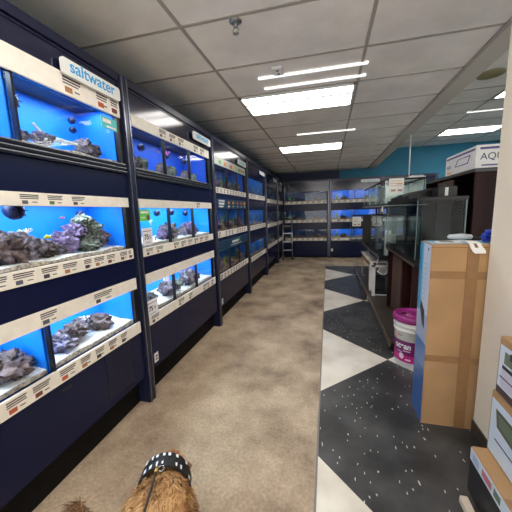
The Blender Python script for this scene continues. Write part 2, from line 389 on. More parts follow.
LCOL=[(130,80,75),(170,120,80),(120,60,50),(90,120,70),(110,60,70),(60,60,70),(190,90,60),(90,90,100)]
LM=[mat('label_picture_%d'%i,c,.6) for i,c in enumerate(LCOL)]
INK2=mat('grey_ink',(110,105,105),.7); LBL=mat('label_card',(238,230,220),.5)
def price_label(strip,u,w,z0,z1,k,dense=1):
    q=MB(); H=z1-z0; q.box(u-w/2,u+w/2,-.0035,-.002,z0+H*.08,z1-H*.08,LBL)
    for r in range(3):
        zz=z1-H*(.2+.13*r); q.box(u-w*.45,u+w*(.45-.1*r*random.random()),-.0048,-.0035,zz-H*.035,zz+H*.035,INK if r<2 else INK2)
    q.box(u-w*.38,u-w*.38+H*.42,-.0048,-.0035,z0+H*.14,z0+H*.4,LM[k%8])
    q.box(u+w*.1,u+w*.35,-.0048,-.0035,z0+H*.25,z0+H*.32,INK2)
    return q.build('price_label',None,strip)
def strip(rk,u0,u1,z0,z1,labels,name='price_rail',m=STRIP):
    s=MB().box(u0,u1,-.004,.014,z0,z1,bev=.002).build(name,m,rk); 
    s.location=(0,-.006,0)
    for i,(u,w) in enumerate(labels): price_label(s,u,w,z0,z1,i*3+int(u*7))
    return s
def auto(u0,u1,w,gap,skip=0.0):
    out=[]; u=u0+w/2+.03
    while u<u1-w/2:
        if random.random()>=skip: out.append((u,w))
        u+=w+gap
    return out
def sign(S,u0,u1,z0,z1,body,label,h=None):
    s=empty('saltwater_sign' if body else 'hanging_sign',W(S,(u0+u1)/2,-.0275,(z0+z1)/2),S[0],label,'sign','rounded white signs on the rack tops')
    a=(u1-u0)/2; c=(z1-z0)/2; r=c*.45; pts=[]
    for cx,cz,a0 in [(a-r,c-r,0),(-a+r,c-r,90),(-a+r,-c+r,180),(a-r,-c+r,270)]:
        for k in range(5):
            t=R(a0+k*22.5); pts.append((cx+r*math.cos(t),cz+r*math.sin(t)))
    MB().prism(pts,'y',-.006,.006).build('board',mat('white_acrylic',(240,242,240),.25),s)
    if body: text('lettering',body,c*2.15,BLUEINK,s,(0,-.0065,-c*.42),align='CENTER',bold=.0010)
    else:
        q=MB()
        for i in range(8): q.box(-a*.7+i*a*.17,-a*.7+i*a*.17+a*.11,-.0075,-.006,-c*.3,c*(.25 if i%3 else .5))
        q.build('lettering',mat('pale_blue_ink',(140,200,225),.5),s)
    return s

def rack(S,u0,u1,rows,label,post=True,top=2.44,extra=None,kick=.235,endpad=.0):
    """rows: list of dict(w=(z0,z1))"""
    rk=empty('aquarium_rack',W(S,0,0,0),S[0],label,'aquarium rack','navy aquarium racks'); 
    # panels fill everything between windows
    zs=sorted([r['w'] for r in rows]); spans=[]; z=kick
    for w0,w1 in zs: spans.append((z,w0)); z=w1
    spans.append((z,top))
    for i,(a,b_) in enumerate(spans):
        nm='lower_panel' if i==0 else ('header_panel' if i==len(spans)-1 else 'middle_panel')
        bx(nm,NAVYH if nm=='header_panel' else NAVY,rk,u0,u1,0,.022,a,b_)
    for w0,w1 in zs:
        bx('end_stile',BLACKP,rk,u1-.045,u1,.0,.022,w0,w1); bx('end_stile',BLACKP,rk,u0,u0+.012,.0,.022,w0,w1)
        bx('tank_shelf',BLACKP,rk,u0,u1,.024,.44,w0-.06,w0-.035)
    bx('toe_kick',KICK,rk,u0,u1,.08,.10,0,kick)
    bx('top_panel',NAVY,rk,u0,u1,.0,.5,top,top+.02)
    q=MB(); q.box(u0,u1,-.012,0,top-.03,top+.02).box(u0,u1,-.006,0,top-.05,top-.042); q.build('cornice',NAVYT,rk)
    bx('rear_panel',BLACKP,rk,u0,u1,.48,.5,0,top)
    if post:
        q=MB(); q.box(u1+.002,u1+.083,-.02,.5,0,top+.02,bev=.004); q.build('post',NAVYT,rk)
        q=MB(); q.box(u1+.012,u1+.022,-.024,-.02,.0,top+.01).box(u1+.063,u1+.073,-.024,-.02,0,top+.01); q.build('post_channel',mat('dark_steel',(120,125,140),.25,metal=.8),rk)
    return rk
RAILN=mat('navy_rail_plastic',(12,15,32),.3,spec=.3)
def alu_rails(rk,u0,u1,z0,z1):
    q=MB(); n=3; h=(z1-z0)/n
    for i in range(n):
        q.box(u0,u1,-.012-.004*(n-i),0,z0+h*i+.004,z0+h*(i+1)-.004,RAILN)
        q.box(u0,u1,-.015-.004*(n-i),-.012-.004*(n-i),z0+h*(i+1)-.010,z0+h*(i+1)-.005,ALU)
    q.build('sliding_rail',None,rk)

BL=(0,126,250)
# ---- rack 1 (nearest, saltwater)
U0,U1=.30,1.80
r1=rack(LEFT,U0,U1,[dict(w=(1.865,2.165)),dict(w=(1.265,1.563)),dict(w=(.70,.958))],'navy aquarium rack nearest the camera, with the large saltwater sign')
strip(r1,U0,1.785,2.165,2.278,[(1.41,.13),(1.63,.1),(1.735,.07)])
strip(r1,U0,1.785,1.563,1.628,[(1.08,.10),(1.215,.095),(1.36,.10),(.9,.1)])
strip(r1,U0,1.785,1.19,1.265,[(1.0,.11),(.88,.1),(1.13,.1),(1.25,.1),(1.37,.06),(1.46,.09),(1.56,.08),(1.68,.08),(1.745,.03)])
strip(r1,U0,1.785,.958,1.042,[(1.09,.1),(1.46,.17)])
strip(r1,U0,1.785,.615,.70,[(.88,.1),(1.0,.1),(1.15,.11),(1.27,.08),(1.38,.08),(1.49,.08),(1.6,.07)])
alu_rails(r1,U0,1.785,1.79,1.865)
q=MB()
for i in range(18): q.box(1.42,1.66,-.004,-.0005,.29+i*.018,.298+i*.018)
q.build('vent_grille',mat('navy_grille',(26,30,52),.4),r1)
MULL=mat('black_mullion',(12,16,30),.4)
def mullion(rk,u,z0,z1): bx('mullion',MULL,rk,u-.006,u+.006,-.004,.024,z0,z1)
mullion(r1,1.085,1.865,2.165); mullion(r1,1.085,.70,.958)
bx('door_badge',BLACKP,r1,1.10,1.17,-.002,-.0003,.56,.575)
T1=[tank(LEFT,U0+.02,1.08,1.865,2.165,BL,'bright',9,'blue saltwater tank at the far left of the top row','saltwater tanks'),
 tank(LEFT,1.09,1.775,1.865,2.165,BL,'bright',9,'blue tank with driftwood under the large saltwater sign','saltwater tanks'),
 tank(LEFT,U0+.02,1.775,1.265,1.563,BL,'bright',19,'long blue middle tank with the rock arch and yellow fish','saltwater tanks'),
 tank(LEFT,U0+.02,1.08,.70,.958,BL,'bright',11,'lower left blue tank with one low rock, cut by the frame','saltwater tanks',slope=.03),
 tank(LEFT,1.09,1.775,.70,.958,BL,'bright',11,'lower blue tank with two brown rocks below the rock arch','saltwater tanks',slope=.03)]
sign(LEFT,1.335,1.775,2.262,2.347,'saltwater','large rounded white sign reading saltwater, closest to the camera')
# --- things in the nearest rack's tanks
pump(LEFT,1.15,.13,2.08,.045,'dark round pump at the left of the top blue tank')
pump(LEFT,1.634,.25,2.135,.022,'upper of two small dark pumps in the tank under the sign')
pump(LEFT,1.634,.25,2.075,.022,'lower of two small dark pumps in the tank under the sign')
q=MB()
for a,b_,r in [((1.26,.12,1.965),(1.36,.16,1.90),.007),((1.31,.15,1.90),(1.60,.13,1.925),.009),((1.34,.18,1.93),(1.52,.10,1.905),.007),((1.42,.12,1.895),(1.66,.2,1.94),.006),((1.30,.10,1.895),(1.45,.2,1.945),.006)]:
    A=W(LEFT,*a);B=W(LEFT,*b_); M_=(A+B)/2+Vector((0,0,.008)); q.tube([A,M_,B],[r,r*.9,r*.4],n=7)
dw=tag(q.build('driftwood',mat('pale_driftwood',(225,222,215),.8,var=.15,bump=.3)),'pale crossed driftwood branches in the top blue tank','driftwood'); dw.location.z=.035
for p_,s_,m,l in [((1.33,.16,1.945),(.055,.045,.03),ROCK,'grey rock behind the driftwood in the top tank'),((1.60,.15,1.955),(.055,.05,.04),ROCK,'grey rock right of the driftwood in the top tank'),((1.69,.16,1.945),(.045,.045,.033),ROCKD,'rightmost dark rock in the tank under the large sign'),((1.20,.15,1.930),(.04,.04,.022),ROCK,'small grey rock left of the driftwood'),
  ((1.02,.14,1.35),(.10,.08,.085),ROCKD,'big dark rock at the left of the long blue tank'),((1.13,.15,1.345),(.085,.08,.075),ROCK,'dark grey rock under the white coral in the long tank'),((1.235,.15,1.335),(.07,.06,.045),ROCKD,'low sloping dark rock beneath the yellow fish'),((1.31,.15,1.32),(.045,.05,.03),ROCK,'low grey rock left of the purple rock'),
  ((1.375,.16,1.355),(.06,.06,.065),ROCKP,'lower purple rock beside the rock arch'),((1.465,.16,1.415),(.06,.05,.04),ROCKP,'upper purple rock leaning into the rock arch'),((1.535,.16,1.475),(.055,.05,.036),ROCKG,'grey rock forming the top of the rock arch'),((1.60,.16,1.42),(.055,.05,.055),ROCKG,'grey rock in the right shoulder of the arch'),((1.525,.13,1.318),(.065,.06,.04),ROCKG,'rounded grey rock at the foot of the arch'),((1.665,.17,1.35),(.065,.06,.055),ROCK,'rightmost grey rock leaning on the arch'),((1.575,.17,1.36),(.04,.05,.05),ROCKG,'grey rock inside the right leg of the arch')]:
    rock(W(LEFT,*p_),s_,m,l)
coral(W(LEFT,1.147,.14,1.405),.05,CORALW,'white coral clump on the dark rock in the long tank',12,1.2)
f=fish(W(LEFT,1.228,.10,1.40),.045,R(100),(mat('yellow_fish',(215,225,30),.4),mat('yellow_fin',(235,230,80),.4)),'yellow fish above the dark rock in the long tank')
fish(W(LEFT,1.352,.12,1.502),.025,R(80),(mat('orange_fish',(240,110,70),.4),mat('orange_fin',(250,150,120),.4)),'tiny orange fish in open water of the long tank')
pump(LEFT,1.104,.14,1.545,.046,'dark round pump at top left of the long blue tank')
pump(LEFT,1.60,.24,1.522,.026,'small round pump near the right end of the long tank')
for p_,s_,m,l in [((.96,.15,.78),(.11,.09,.065),ROCKD,'low wide brown rock in the lower left tank'),((1.27,.14,.755),(.07,.065,.05),ROCK,'left brown rock of the lower blue tank'),((1.35,.16,.79),(.065,.06,.05),ROCKD,'dark rock in the middle of the lower tank'),((1.43,.17,.80),(.055,.05,.045),ROCK,'rock carrying the white coral in the lower tank'),((1.58,.17,.765),(.08,.06,.05),ROCKD,'rightmost rounded rock of the lower blue tank')]:
    rock(W(LEFT,*p_),s_,m,l)
coral(W(LEFT,1.464,.15,.825),.04,CORALW,'small white coral piece on the lower tank rock',5,.9)
s=MB(); s.box(-.085,.085,-.004,0,-.045,.045,mat('teal_card',(60,190,190),.4)); s.box(-.07,.02,-.005,-.004,.0,.03,WHITE).box(-.03,.075,-.005,-.004,-.035,-.02,WHITE)
s=s.build('tank_notice'); s.location=W(LEFT,1.675,.0,2.10)+Vector((.003,0,0)); s.rotation_euler=(0,0,LEFT[0]); s.scale=(.8,1,.8); tag(s,'small teal notice on the glass of the top tank under the large sign','notice')

# ---- rack 2
U0,U1=1.885,3.36
r2=rack(LEFT,U0,U1,[dict(w=(1.855,2.15)),dict(w=(1.25,1.56)),dict(w=(.70,.955))],'second navy aquarium rack with two 75 price cards')
strip(r2,1.90,3.30,2.15,2.235,auto(1.9,3.2,.12,.04,.1))
strip(r2,1.90,3.30,1.56,1.627,[(2.93,.1)])
strip(r2,1.90,3.30,1.18,1.25,auto(1.9,3.3,.11,.03,.05))
strip(r2,1.90,3.30,.955,1.04,[])
strip(r2,1.90,3.30,.615,.70,[(1.98,.12),(2.42,.12),(2.62,.1),(2.98,.12),(3.07,.07),(3.2,.08)])
alu_rails(r2,U0,3.30,1.785,1.855)
for u in (2.335,2.805):
    for w0,w1 in ((1.855,2.15),(1.25,1.56),(.70,.955)): mullion(r2,u,w0,w1)
TM=mat('tank_mullion',(14,30,60),.4)
thirds=[(1.90,2.33),(2.34,2.80),(2.81,3.30)]
nm=['left','middle','right']
tank(LEFT,1.90,3.30,1.855,2.15,(10,85,215),'deep',7.5,'top row blue tank of the second rack, three bays wide','saltwater tanks')
tank(LEFT,1.90,3.30,1.25,1.56,(0,150,252),'cyan',16,'middle row bright blue tank of the second rack, behind the upper 75 card','saltwater tanks')
tank(LEFT,1.90,3.30,.70,.955,(0,126,250),'bright',16,'bottom row blue tank of the second rack, behind the lower 75 card','saltwater tanks',slope=.03)
rk2=[('top',1.89,[(2.02,.05,ROCK),(2.14,.055,ROCKG),(2.44,.055,ROCK),(2.62,.05,ROCKG),(2.90,.045,ROCK),(3.08,.04,ROCKG)]),
     ('middle-row',1.29,[(2.36,.05,ROCKP),(2.47,.085,ROCK),(2.56,.055,ROCKG),(2.76,.05,ROCK),(2.90,.075,ROCKP),(3.01,.05,ROCK)]),
     ('bottom-row',.75,[(2.03,.05,ROCK),(2.11,.055,ROCKG),(2.36,.075,ROCK),(2.44,.05,ROCKP),(2.56,.06,ROCKG),(2.80,.09,ROCK),(2.98,.055,ROCKP)])]
pos={0:'leftmost',1:'second from left',2:'third from left',3:'fourth from left',4:'fifth from left',5:'sixth from left',6:'seventh from left'}
for row,z,ls in rk2:
    for i,(u,r,m) in enumerate(ls):
        r*=.84; rock(W(LEFT,u,.11,z+r*.8),(r*1.1,r*.9,r),m,'%s rock in the %s tanks of the second rack'%(pos[i],row))
for u,z,t in [(2.12,2.10,'leftmost'),(2.28,2.09,'second'),(2.68,2.09,'third'),(3.05,2.09,'rightmost')]: pump(LEFT,u,.2,z,.032,'%s dark pump in the top row of the second rack'%t)
for u,z,t in [(2.34+.1,1.52,'left'),(2.70,1.525,'middle'),(3.0,1.51,'right')]: pump(LEFT,u,.2,z,.03,'%s dark pump in the middle row of the second rack'%t)
coral(W(LEFT,2.405,.13,.80),.11,mat('lilac_coral',(190,170,215),.8,bump=.4),'tall lilac coral left of centre in the bottom row',6,.5)
coral(W(LEFT,2.56,.12,.74),.10,mat('lilac_coral',(0,0,0)),'lilac branching coral beside the rock in the bottom row',7,.8)
coral(W(LEFT,2.60,.13,2.07),.05,mat('pink_coral',(220,110,200),.6),'pink coral frag high in the top row middle tank',6,.9)
coral(W(LEFT,2.22,.12,1.41),.06,CORALW,'pale hanging coral behind the 75 card',4,.3)
coral(W(LEFT,2.24,.10,1.28),.04,mat('green_coral',(120,150,120),.8),'small greenish coral beside the upper 75 card',5,.4)
fish(W(LEFT,2.394,.1,2.069),.03,R(95),(mat('red_fish',(220,60,60),.4),mat('orange_fin',(0,0,0))),'tiny red fish in the top middle tank of the second rack')
def card75(u,z,w,h,label,tilt=0):
    c=empty('price_card',W(LEFT,u,-.013,z),LEFT[0],label,'price card','white 75 price cards on the glass')
    MB().box(-w/2,w/2,-.0015,.0015,-h/2,h/2).build('card',mat('price_card_white',(240,238,245),.5),c)
    text('figures','75',h*.42,INK,c,(-w*.34,-.002,-h*.16),bold=.0012,ext=.0006); text('figures','%',h*.3,INK2,c,(w*.12,-.002,-h*.14),ext=.0005)
    q=MB().box(-w*.4,w*.4,-.002,-.0015,h*.3,h*.34).box(-w*.25,w*.25,-.002,-.0015,-h*.36,-h*.33); q.build('small_print',INK2,c); c.rotation_euler[1]=tilt
card75(1.965,1.335,.13,.135,'upper white 75 price card, on the middle row glass')
card75(1.945,.755,.15,.135,'lower white 75 price card, on the bottom row glass')
s=MB(); s.box(-.065,.065,-.002,.002,-.045,.045,mat('lime_card',(110,205,90),.5)); s.box(-.05,.05,-.003,-.002,.015,.032,WHITE).box(.02,.055,-.003,-.002,-.035,.0,LM[0]).box(-.05,.0,-.003,-.002,-.02,-.012,WHITE)
s=s.build('green_tank_card'); s.location=W(LEFT,1.955,-.012,1.502); s.rotation_euler=(0,0,LEFT[0]); tag(s,'lime green card above the upper 75 price card','card')
sign(LEFT,2.865,3.31,2.28,2.36,'saltwater','second rounded saltwater sign, on the second rack')

# ---- rack 3 (planted, with picture bands)
U0,U1=3.445,4.92
r3=rack(LEFT,U0,U1,[dict(w=(1.835,2.125)),dict(w=(1.262,1.55)),dict(w=(.685,.98))],'third navy aquarium rack with fish picture bands')
for (a,b_),lbl in zip([(1.762,1.835),(1.175,1.262),(.602,.685)],range(3)): strip(r3,3.46,4.86,a,b_,auto(3.46,4.86,.08,.05,.1))
art=MB().box(3.46,4.86,-.006,-.001,2.125,2.23,mat('pale_picture_band',(195,205,195),.3)); 
FC=[mat('band_%d'%i,c,.4) for i,c in enumerate([(90,190,70),(240,130,40),(220,70,50),(240,190,50),(70,160,90),(230,100,110)])]
for i,u in enumerate([3.66,3.85,4.1,4.28,4.5,4.62,4.75]):
    art.prism([(u-.05,2.17),(u-.02,2.195),(u+.03,2.185),(u+.06,2.205),(u+.05,2.17),(u+.06,2.14),(u+.02,2.15),(u-.02,2.145)],'y',-.008,-.006,FC[i%6])
art.build('picture_band',None,r3)
TB=mat('teal_band',(24,62,90),.35)
bn=MB().box(3.50,4.86,-.006,-.001,1.56,1.69,TB); bn.box(3.56,3.78,-.008,-.006,1.655,1.675,WHITE).box(3.56,3.76,-.008,-.006,1.615,1.64,WHITE).box(3.56,3.72,-.008,-.006,1.58,1.60,WHITE)
for i,u in enumerate([3.95,4.15,4.36,4.56,4.74]):
    bn.prism([(u-.045,1.645),(u-.02,1.668),(u+.02,1.665),(u+.045,1.64),(u+.02,1.625),(u-.02,1.625)],'y',-.008,-.006,FC[(i*2+1)%6]); bn.box(u-.03,u+.03,-.008,-.006,1.585,1.60,WHITE)
bn.build('icon_band',None,r3)
bn=MB().box(3.46,4.88,-.006,-.001,.99,1.125,TB); bn.box(4.03,4.35,-.008,-.006,1.055,1.085,WHITE).box(3.95,4.5,-.008,-.006,1.02,1.03,WHITE).box(4.36,4.42,-.008,-.006,1.06,1.10,FC[0])
q=[bn.box(3.46,4.88,-.008,-.006,z,z+.004,mat('band_outline',(60,120,140),.4)) for z in (.992,1.119)]
bn.build('title_band',None,r3)
for u in (3.935,4.405):
    for w0,w1 in ((1.835,2.125),(1.262,1.55),(.685,.98)): mullion(r3,u,w0,w1)
sets=[(1.835,2.125,(10,80,190),'planted_a',1.1,'top'),(1.262,1.55,(8,90,170),'planted_b',.8,'middle'),(.685,.98,(10,80,160),'planted_c',.5,'bottom')]
fr=[(3.47,3.93),(3.94,4.40),(4.41,4.86)]
for z0,z1,c,k,pw,nmr in sets:
    t_=tank(LEFT,3.47,4.86,z0,z1,c,k,pw*2.4,'%s row planted tank of the third rack, purple light at its left'%nmr,'planted tanks',sandm=GRAVEL,lc=(.8,.95,1))
    l=bpy.data.lights.new('purple_lamp','AREA'); l.size=.25; l.energy=1.0*pw; l.color=(.25,.05,1); lo=bpy.data.objects.new('purple_lamp',l); COL.objects.link(lo); lo.parent=t_; lo.location=(-.52,.12,z1-z0+.08)
    for i,(a,b_) in enumerate(fr):
        for j in range(2):
            plant(LEFT,a+.08+.2*j,.13,z0+.02,.22+.04*j,[PLANT,PLANTY][(i+j)%2],'%s green plant in the %s bay of the %s row of the third rack'%(['left','right'][j],nm[i],nmr),8)
        rock(W(LEFT,(a+b_)/2+.04,.10,z0+.07),(.07,.05,.065),ROCKD,'dark rock in the %s bay of the %s row of the third rack'%(nm[i],nmr),sub=2)
sign(LEFT,4.40,4.84,2.25,2.33,None,'third rounded white sign, on the third rack')

# ---- racks 4..7
def rackB(k,U0,U1,post,label,rows,pw,cols,gl,plants=True,ntk=3):
    r=rack(LEFT,U0,U1,[dict(w=w) for w in rows],label,post=post)
    for (w0,w1) in rows:
        strip(r,U0+.015,U1-.05,w0-.09,w0,auto(U0,U1-.05,.09,.05,.1))
        n=ntk; d=(U1-.05-U0-.015)/n
        for i in range(n):
            a=U0+.015+d*i; rn={rows[0]:'top',rows[1]:'middle',rows[2]:'bottom'}[(w0,w1)]
            which=(nm[i] if n==3 else ['left','right'][i]) if n>1 else 'only'
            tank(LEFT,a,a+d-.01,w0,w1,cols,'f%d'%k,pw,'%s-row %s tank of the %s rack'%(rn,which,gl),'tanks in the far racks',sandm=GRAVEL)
            if plants: plant(LEFT,a+d*.75,.12,w0+.02,.24,[PLANTY,PLANT][i%2],'tall plant right of the rock in the %s-row %s tank of the %s rack'%(rn,which,gl),7)
            if plants: plant(LEFT,a+d*.3,.15,w0+.02,.2,[PLANT,PLANTY][i%2],'green plant in the %s-row %s tank of the %s rack'%(rn,which,gl),6)
            rock(W(LEFT,a+d*.62,.14,w0+.06),(.05,.05,.05),ROCKD,'dark rock in the %s-row %s tank of the %s rack'%(rn,which,gl),sub=2)
    return r
ROWS=[(1.84,2.125),(1.25,1.54),(.655,.925)]
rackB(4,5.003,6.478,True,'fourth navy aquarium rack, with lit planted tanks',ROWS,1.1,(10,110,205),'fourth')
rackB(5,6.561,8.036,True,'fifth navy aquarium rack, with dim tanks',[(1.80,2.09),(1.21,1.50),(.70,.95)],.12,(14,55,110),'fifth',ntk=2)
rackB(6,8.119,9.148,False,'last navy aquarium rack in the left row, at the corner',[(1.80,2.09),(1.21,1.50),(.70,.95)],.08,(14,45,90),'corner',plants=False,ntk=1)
sign(LEFT,5.86,6.33,2.27,2.345,None,'fourth rounded white sign, on the fourth rack')
sign(LEFT,7.42,7.9,2.27,2.345,None,'fifth rounded white sign, on the fifth rack')
sign(LEFT,8.5,8.85,2.27,2.345,None,'last small white sign near the corner of the left row')

# ---- racks on the back wall
def backrack(U0,U1,label,gl,pw,col,n,key):
    r=rack(BACK,U0,U1,[dict(w=(1.785,2.075)),dict(w=(1.205,1.48)),dict(w=(.63,.90))],label,top=2.40,kick=.04)
    for rn,(w0,w1) in zip(['top','middle','bottom'],[(1.785,2.075),(1.205,1.48),(.63,.90)]):
        strip(r,U0+.03,U1-.03,w0-.085,w0,auto(U0,U1-.03,.12,.05,.1)); d=(U1-U0-.05)/n
        for i in range(n):
            a=U0+.02+d*i; wh=(['left','middle','right'] if n==3 else ['left','right'])[i]
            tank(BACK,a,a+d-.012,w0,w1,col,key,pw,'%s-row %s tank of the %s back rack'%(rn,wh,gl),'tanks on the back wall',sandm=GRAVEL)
            rock(W(BACK,a+d*.55,.13,w0+.065),(.09,.06,.055),ROCKD,'dark rock in the %s-row %s tank of the %s back rack'%(rn,wh,gl),sub=2)
            if i%2==0: plant(BACK,a+d*.25,.15,w0+.02,.17,PLANT,'green plant in the %s-row %s tank of the %s back rack'%(rn,wh,gl),6)
    return r
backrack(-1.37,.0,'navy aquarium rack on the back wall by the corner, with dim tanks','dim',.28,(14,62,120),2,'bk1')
backrack(.085,1.50,'navy aquarium rack on the back wall with bright blue tanks','bright',2.6,(8,110,225),2,'bk2')
backrack(1.585,2.9,'navy aquarium rack on the back wall behind the glass displays','right',1.6,(8,100,215),2,'bk3')
sign(BACK,.95,1.46,2.27,2.35,None,'white sign on the back wall rack above the bright tanks')
for p_,rz,l in [((XF-.004,1.955,.315),R(90),'white outlet low on the second rack, nearest the camera'),((XF-.004,3.52,.30),R(90),'white outlet low on the third rack'),((.135,YB-.004,.25),0,'white outlet low on the back wall rack'),((XF-.004,5.04,.30),R(90),'white outlet low on the fourth rack')]:
    o=empty('power_outlet',p_,rz,l,'power outlet','white outlets low on the racks')
    MB().box(-.030,.030,-.006,.0035,-.042,.042,bev=.002).build('cover_plate',mat('outlet_white',(235,235,238),.4),o)
    MB().box(-.013,.013,-.008,-.006,.006,.022).box(-.013,.013,-.008,-.006,-.022,-.006).build('socket',INK2,o)

# ------------------------------------------------------------------ step ladder in the corner
l=empty('step_ladder',(-1.19,8.80,0),R(8),'folded aluminium step ladder leaning in the far corner','ladder')
for sx in (-.14,.10):
    MB().tube([(sx*.9,.0,1.05),(sx,-.10,.03)],.014,n=8).build('front_rail',ALU,l)
    MB().tube([(sx*.9,.03,.95),(sx,.10,.03)],.011,n=8).build('rear_rail',ALU,l)
    for yy in (-.10,.10): MB().lathe([(.02,0),(.02,.04),(.012,.05)],n=10,c=(sx,yy,0)).build('rubber_foot',BLACKP,l)
for z in (.25,.48,.71): bx('step',ALU,l,-.13,.095,-.09+z*.09-.03,-.09+z*.09+.04,z,z+.022)
MB().tube([(-.126,0,1.05),(-.126,0,1.15),(.09,0,1.15),(.09,0,1.05)],.011,n=8).build('handle',ALU,l)
l.scale=(1.25,1.1,1.13)
bx('tray',mat('grey_plastic',(120,120,120),.5),l,-.12,.085,-.03,.08,.90,.93)

# ------------------------------------------------------------------ dog
def dog():
    root=empty('dog',(-.657,.84,0),math.atan2(.925,-.38),'small shaggy golden brown dog in a black harness, seen from above on the carpet','dog')
    V=[(-.20,0,.27),(-.06,0,.275),(.08,0,.275),(.17,0,.275),(.235,0,.265),(.30,0,.235),(.345,0,.22),(-.28,0,.29),(-.30,.08,.39),(-.22,.18,.48),(-.09,.245,.515)]
    Rr=[.145,.148,.124,.088,.080,.050,.028,.05,.030,.030,.022]
    E=[(0,1),(1,2),(2,3),(3,4),(4,5),(5,6),(0,7),(7,8),(8,9),(9,10)]
    for s in (-1,1):
        n=len(V); V+=[(.10,s*.07,.17),(.085,s*.075,.11),(.10,s*.075,.045),(.125,s*.075,.022)]; Rr+=[.045,.03,.024,.026]; E+=[(2,n),(n,n+1),(n+1,n+2),(n+2,n+3)]
        n=len(V); V+=[(-.16,s*.075,.17),(-.25,s*.08,.10),(-.24,s*.08,.045),(-.215,s*.08,.022)]; Rr+=[.055,.028,.022,.026]; E+=[(0,n),(n,n+1),(n+1,n+2),(n+2,n+3)]
    me=bpy.data.meshes.new('tmp'); me.from_pydata(V,E,[]); o=bpy.data.objects.new('tmp',me); COL.objects.link(o)
    sk=o.modifiers.new('s','SKIN'); sk.use_smooth_shade=True
    for v,r in zip(me.skin_vertices[0].data,Rr): v.radius=(r,r); 
    me.skin_vertices[0].data[0].use_root=True
    ss=o.modifiers.new('b','SUBSURF'); ss.levels=ss.render_levels=2
    bpy.context.view_layer.update(); m2=bpy.data.meshes.new_from_object(o.evaluated_get(bpy.context.evaluated_depsgraph_get())); bpy.data.objects.remove(o)
    m2.name='body'
    for v in m2.vertices:
        v.co+=v.normal*.006*noise.noise(v.co*30)
    m2.materials.clear(); m2.materials.append(mat('dog_coat',(170,122,76),.9,rgb2=(210,165,110),vscale=9))
    b=bpy.data.objects.new('body',m2); COL.objects.link(b); b.parent=root
    # shaggy coat: thin locks following the body
    fm=[mat('fur_golden',(235,192,135),.8),mat('fur_brown',(196,148,96),.8),mat('fur_dark',(120,84,56),.85),mat('fur_rust',(190,126,76),.8)]
    q=MB(); rnd=random.Random(3); polys=[p for p in m2.polygons]; ws=[p.area for p in polys]
    bm=q.bm; idx=[q.mi(f) for f in fm]
    for p in rnd.choices(polys,weights=ws,k=26000):
        vs=[m2.vertices[i].co for i in p.vertices]; w=[rnd.random() for _ in vs]; t=sum(w); c=sum((v*a for v,a in zip(vs,w)),Vector())/t
        n=p.normal; z=c.z; f_=c.x
        L_=.048*rnd.uniform(.6,1.25)
        if z<.1: L_*=.4
        if f_>.19: L_*=.55
        if .10<f_<.185 and z>.16: L_*=.35
        back=Vector((-1,0,-.35)) if f_<.2 else Vector((-.3,0,-.2)); side=Vector((0,c.y*3,0))
        jit=Vector([rnd.gauss(0,.28) for _ in range(3)])
        cl=Vector((0,noise.noise(c*22)*.9,0))
        d=(n*.75+back*.8+side*.5+jit+cl).normalized(); e=(d+Vector((0,0,-.35))+back*.3).normalized()
        sd=d.cross(n); 
        if sd.length<1e-3: continue
        sd=sd.normalized()*.0016
        a,b2=bm.verts.new(c-sd),bm.verts.new(c+sd); m_=c+d*L_*.55; g1,g2=bm.verts.new(m_-sd*.8),bm.verts.new(m_+sd*.8); tip=bm.verts.new(m_+e*L_*.5)
        cz=noise.noise(c*14)+rnd.gauss(0,.3)
        k=0 if cz>.05 else (1 if cz>-.45 else 2)
        if f_>.16: k=3 if rnd.random()<.6 else 1
        if c.x<-.0 and abs(c.y)>.14 and z>.4: k=2
        for fc in (bm.faces.new([a,b2,g2,g1]),bm.faces.new([g1,g2,tip])): fc.material_index=idx[k]
    me=bpy.data.meshes.new('fur'); bm.to_mesh(me); bm.free()
    for k in q.mats: me.materials.append(k)
    fo=bpy.data.objects.new('fur',me); COL.objects.link(fo); fo.parent=root; fo['kind']='stuff'; 
    for s in (-1,1):
        e=MB(); e.prism([(.0,-.028),(.035,-.02),(.05,.0),(.035,.02),(0,.028)],'z',-.006,.006); eo=e.build('ear',mat('fur_dark',(0,0,0)),root,loc=(.215,s*.07,.30)); eo.rotation_euler=(0,R(25),s*R(75))
        MB().lathe([(.001,-.009),(.009,0),(.001,.009)],n=12).build('eye',mat('dark_eye',(15,10,8),.1),root,loc=(.295,s*.034,.265))
    MB().lathe([(.001,-.012),(.013,0),(.001,.012)],n=12).build('nose',mat('dark_eye',(0,0,0)),root,loc=(.372,0,.222))
    # harness band
    hb=MB(); N_=40; prev=None; K=mat('black_webbing',(18,18,20),.6)
    def P(f,a,off=0): return Vector((f+.04*math.cos(a)-.0,(.118+off)*math.sin(a),.272+(.124+off)*math.cos(a)))
    for i in range(N_+1):
        a=-PI+2*PI*i/N_; w=.042 if abs(a)<1.9 else .016
        cur=[hb.bm.verts.new(P(.125-w,a)),hb.bm.verts.new(P(.125-w,a,.007)),hb.bm.verts.new(P(.125+w,a,-.001)),hb.bm.verts.new(P(.125+w,a,-.01))]
        if prev:
            for j in range(4): hb.bm.faces.new([prev[j],cur[j],cur[(j+1)%4],prev[(j+1)%4]])
        prev=cur
    h=None
    pt=hb; pt.mi(K); WPm=mat('harness_print',(235,235,235),.6); rr=random.Random(5)
    for i in range(26):
        a=-1.35+2.7*(i%13)/12+rr.uniform(-.04,.04); f0=.125+(-.024 if i<13 else .020); da=rr.uniform(.03,.055); df=rr.uniform(.008,.013)
        if rr.random()<.2: continue
        pts=[P(f0-df,a-da,.0095),P(f0+df,a-da,.0085),P(f0+df*.8,a+da,.0085),P(f0-df,a+da*.6,.0095)]; pt.quad([tuple(p) for p in pts],WPm)
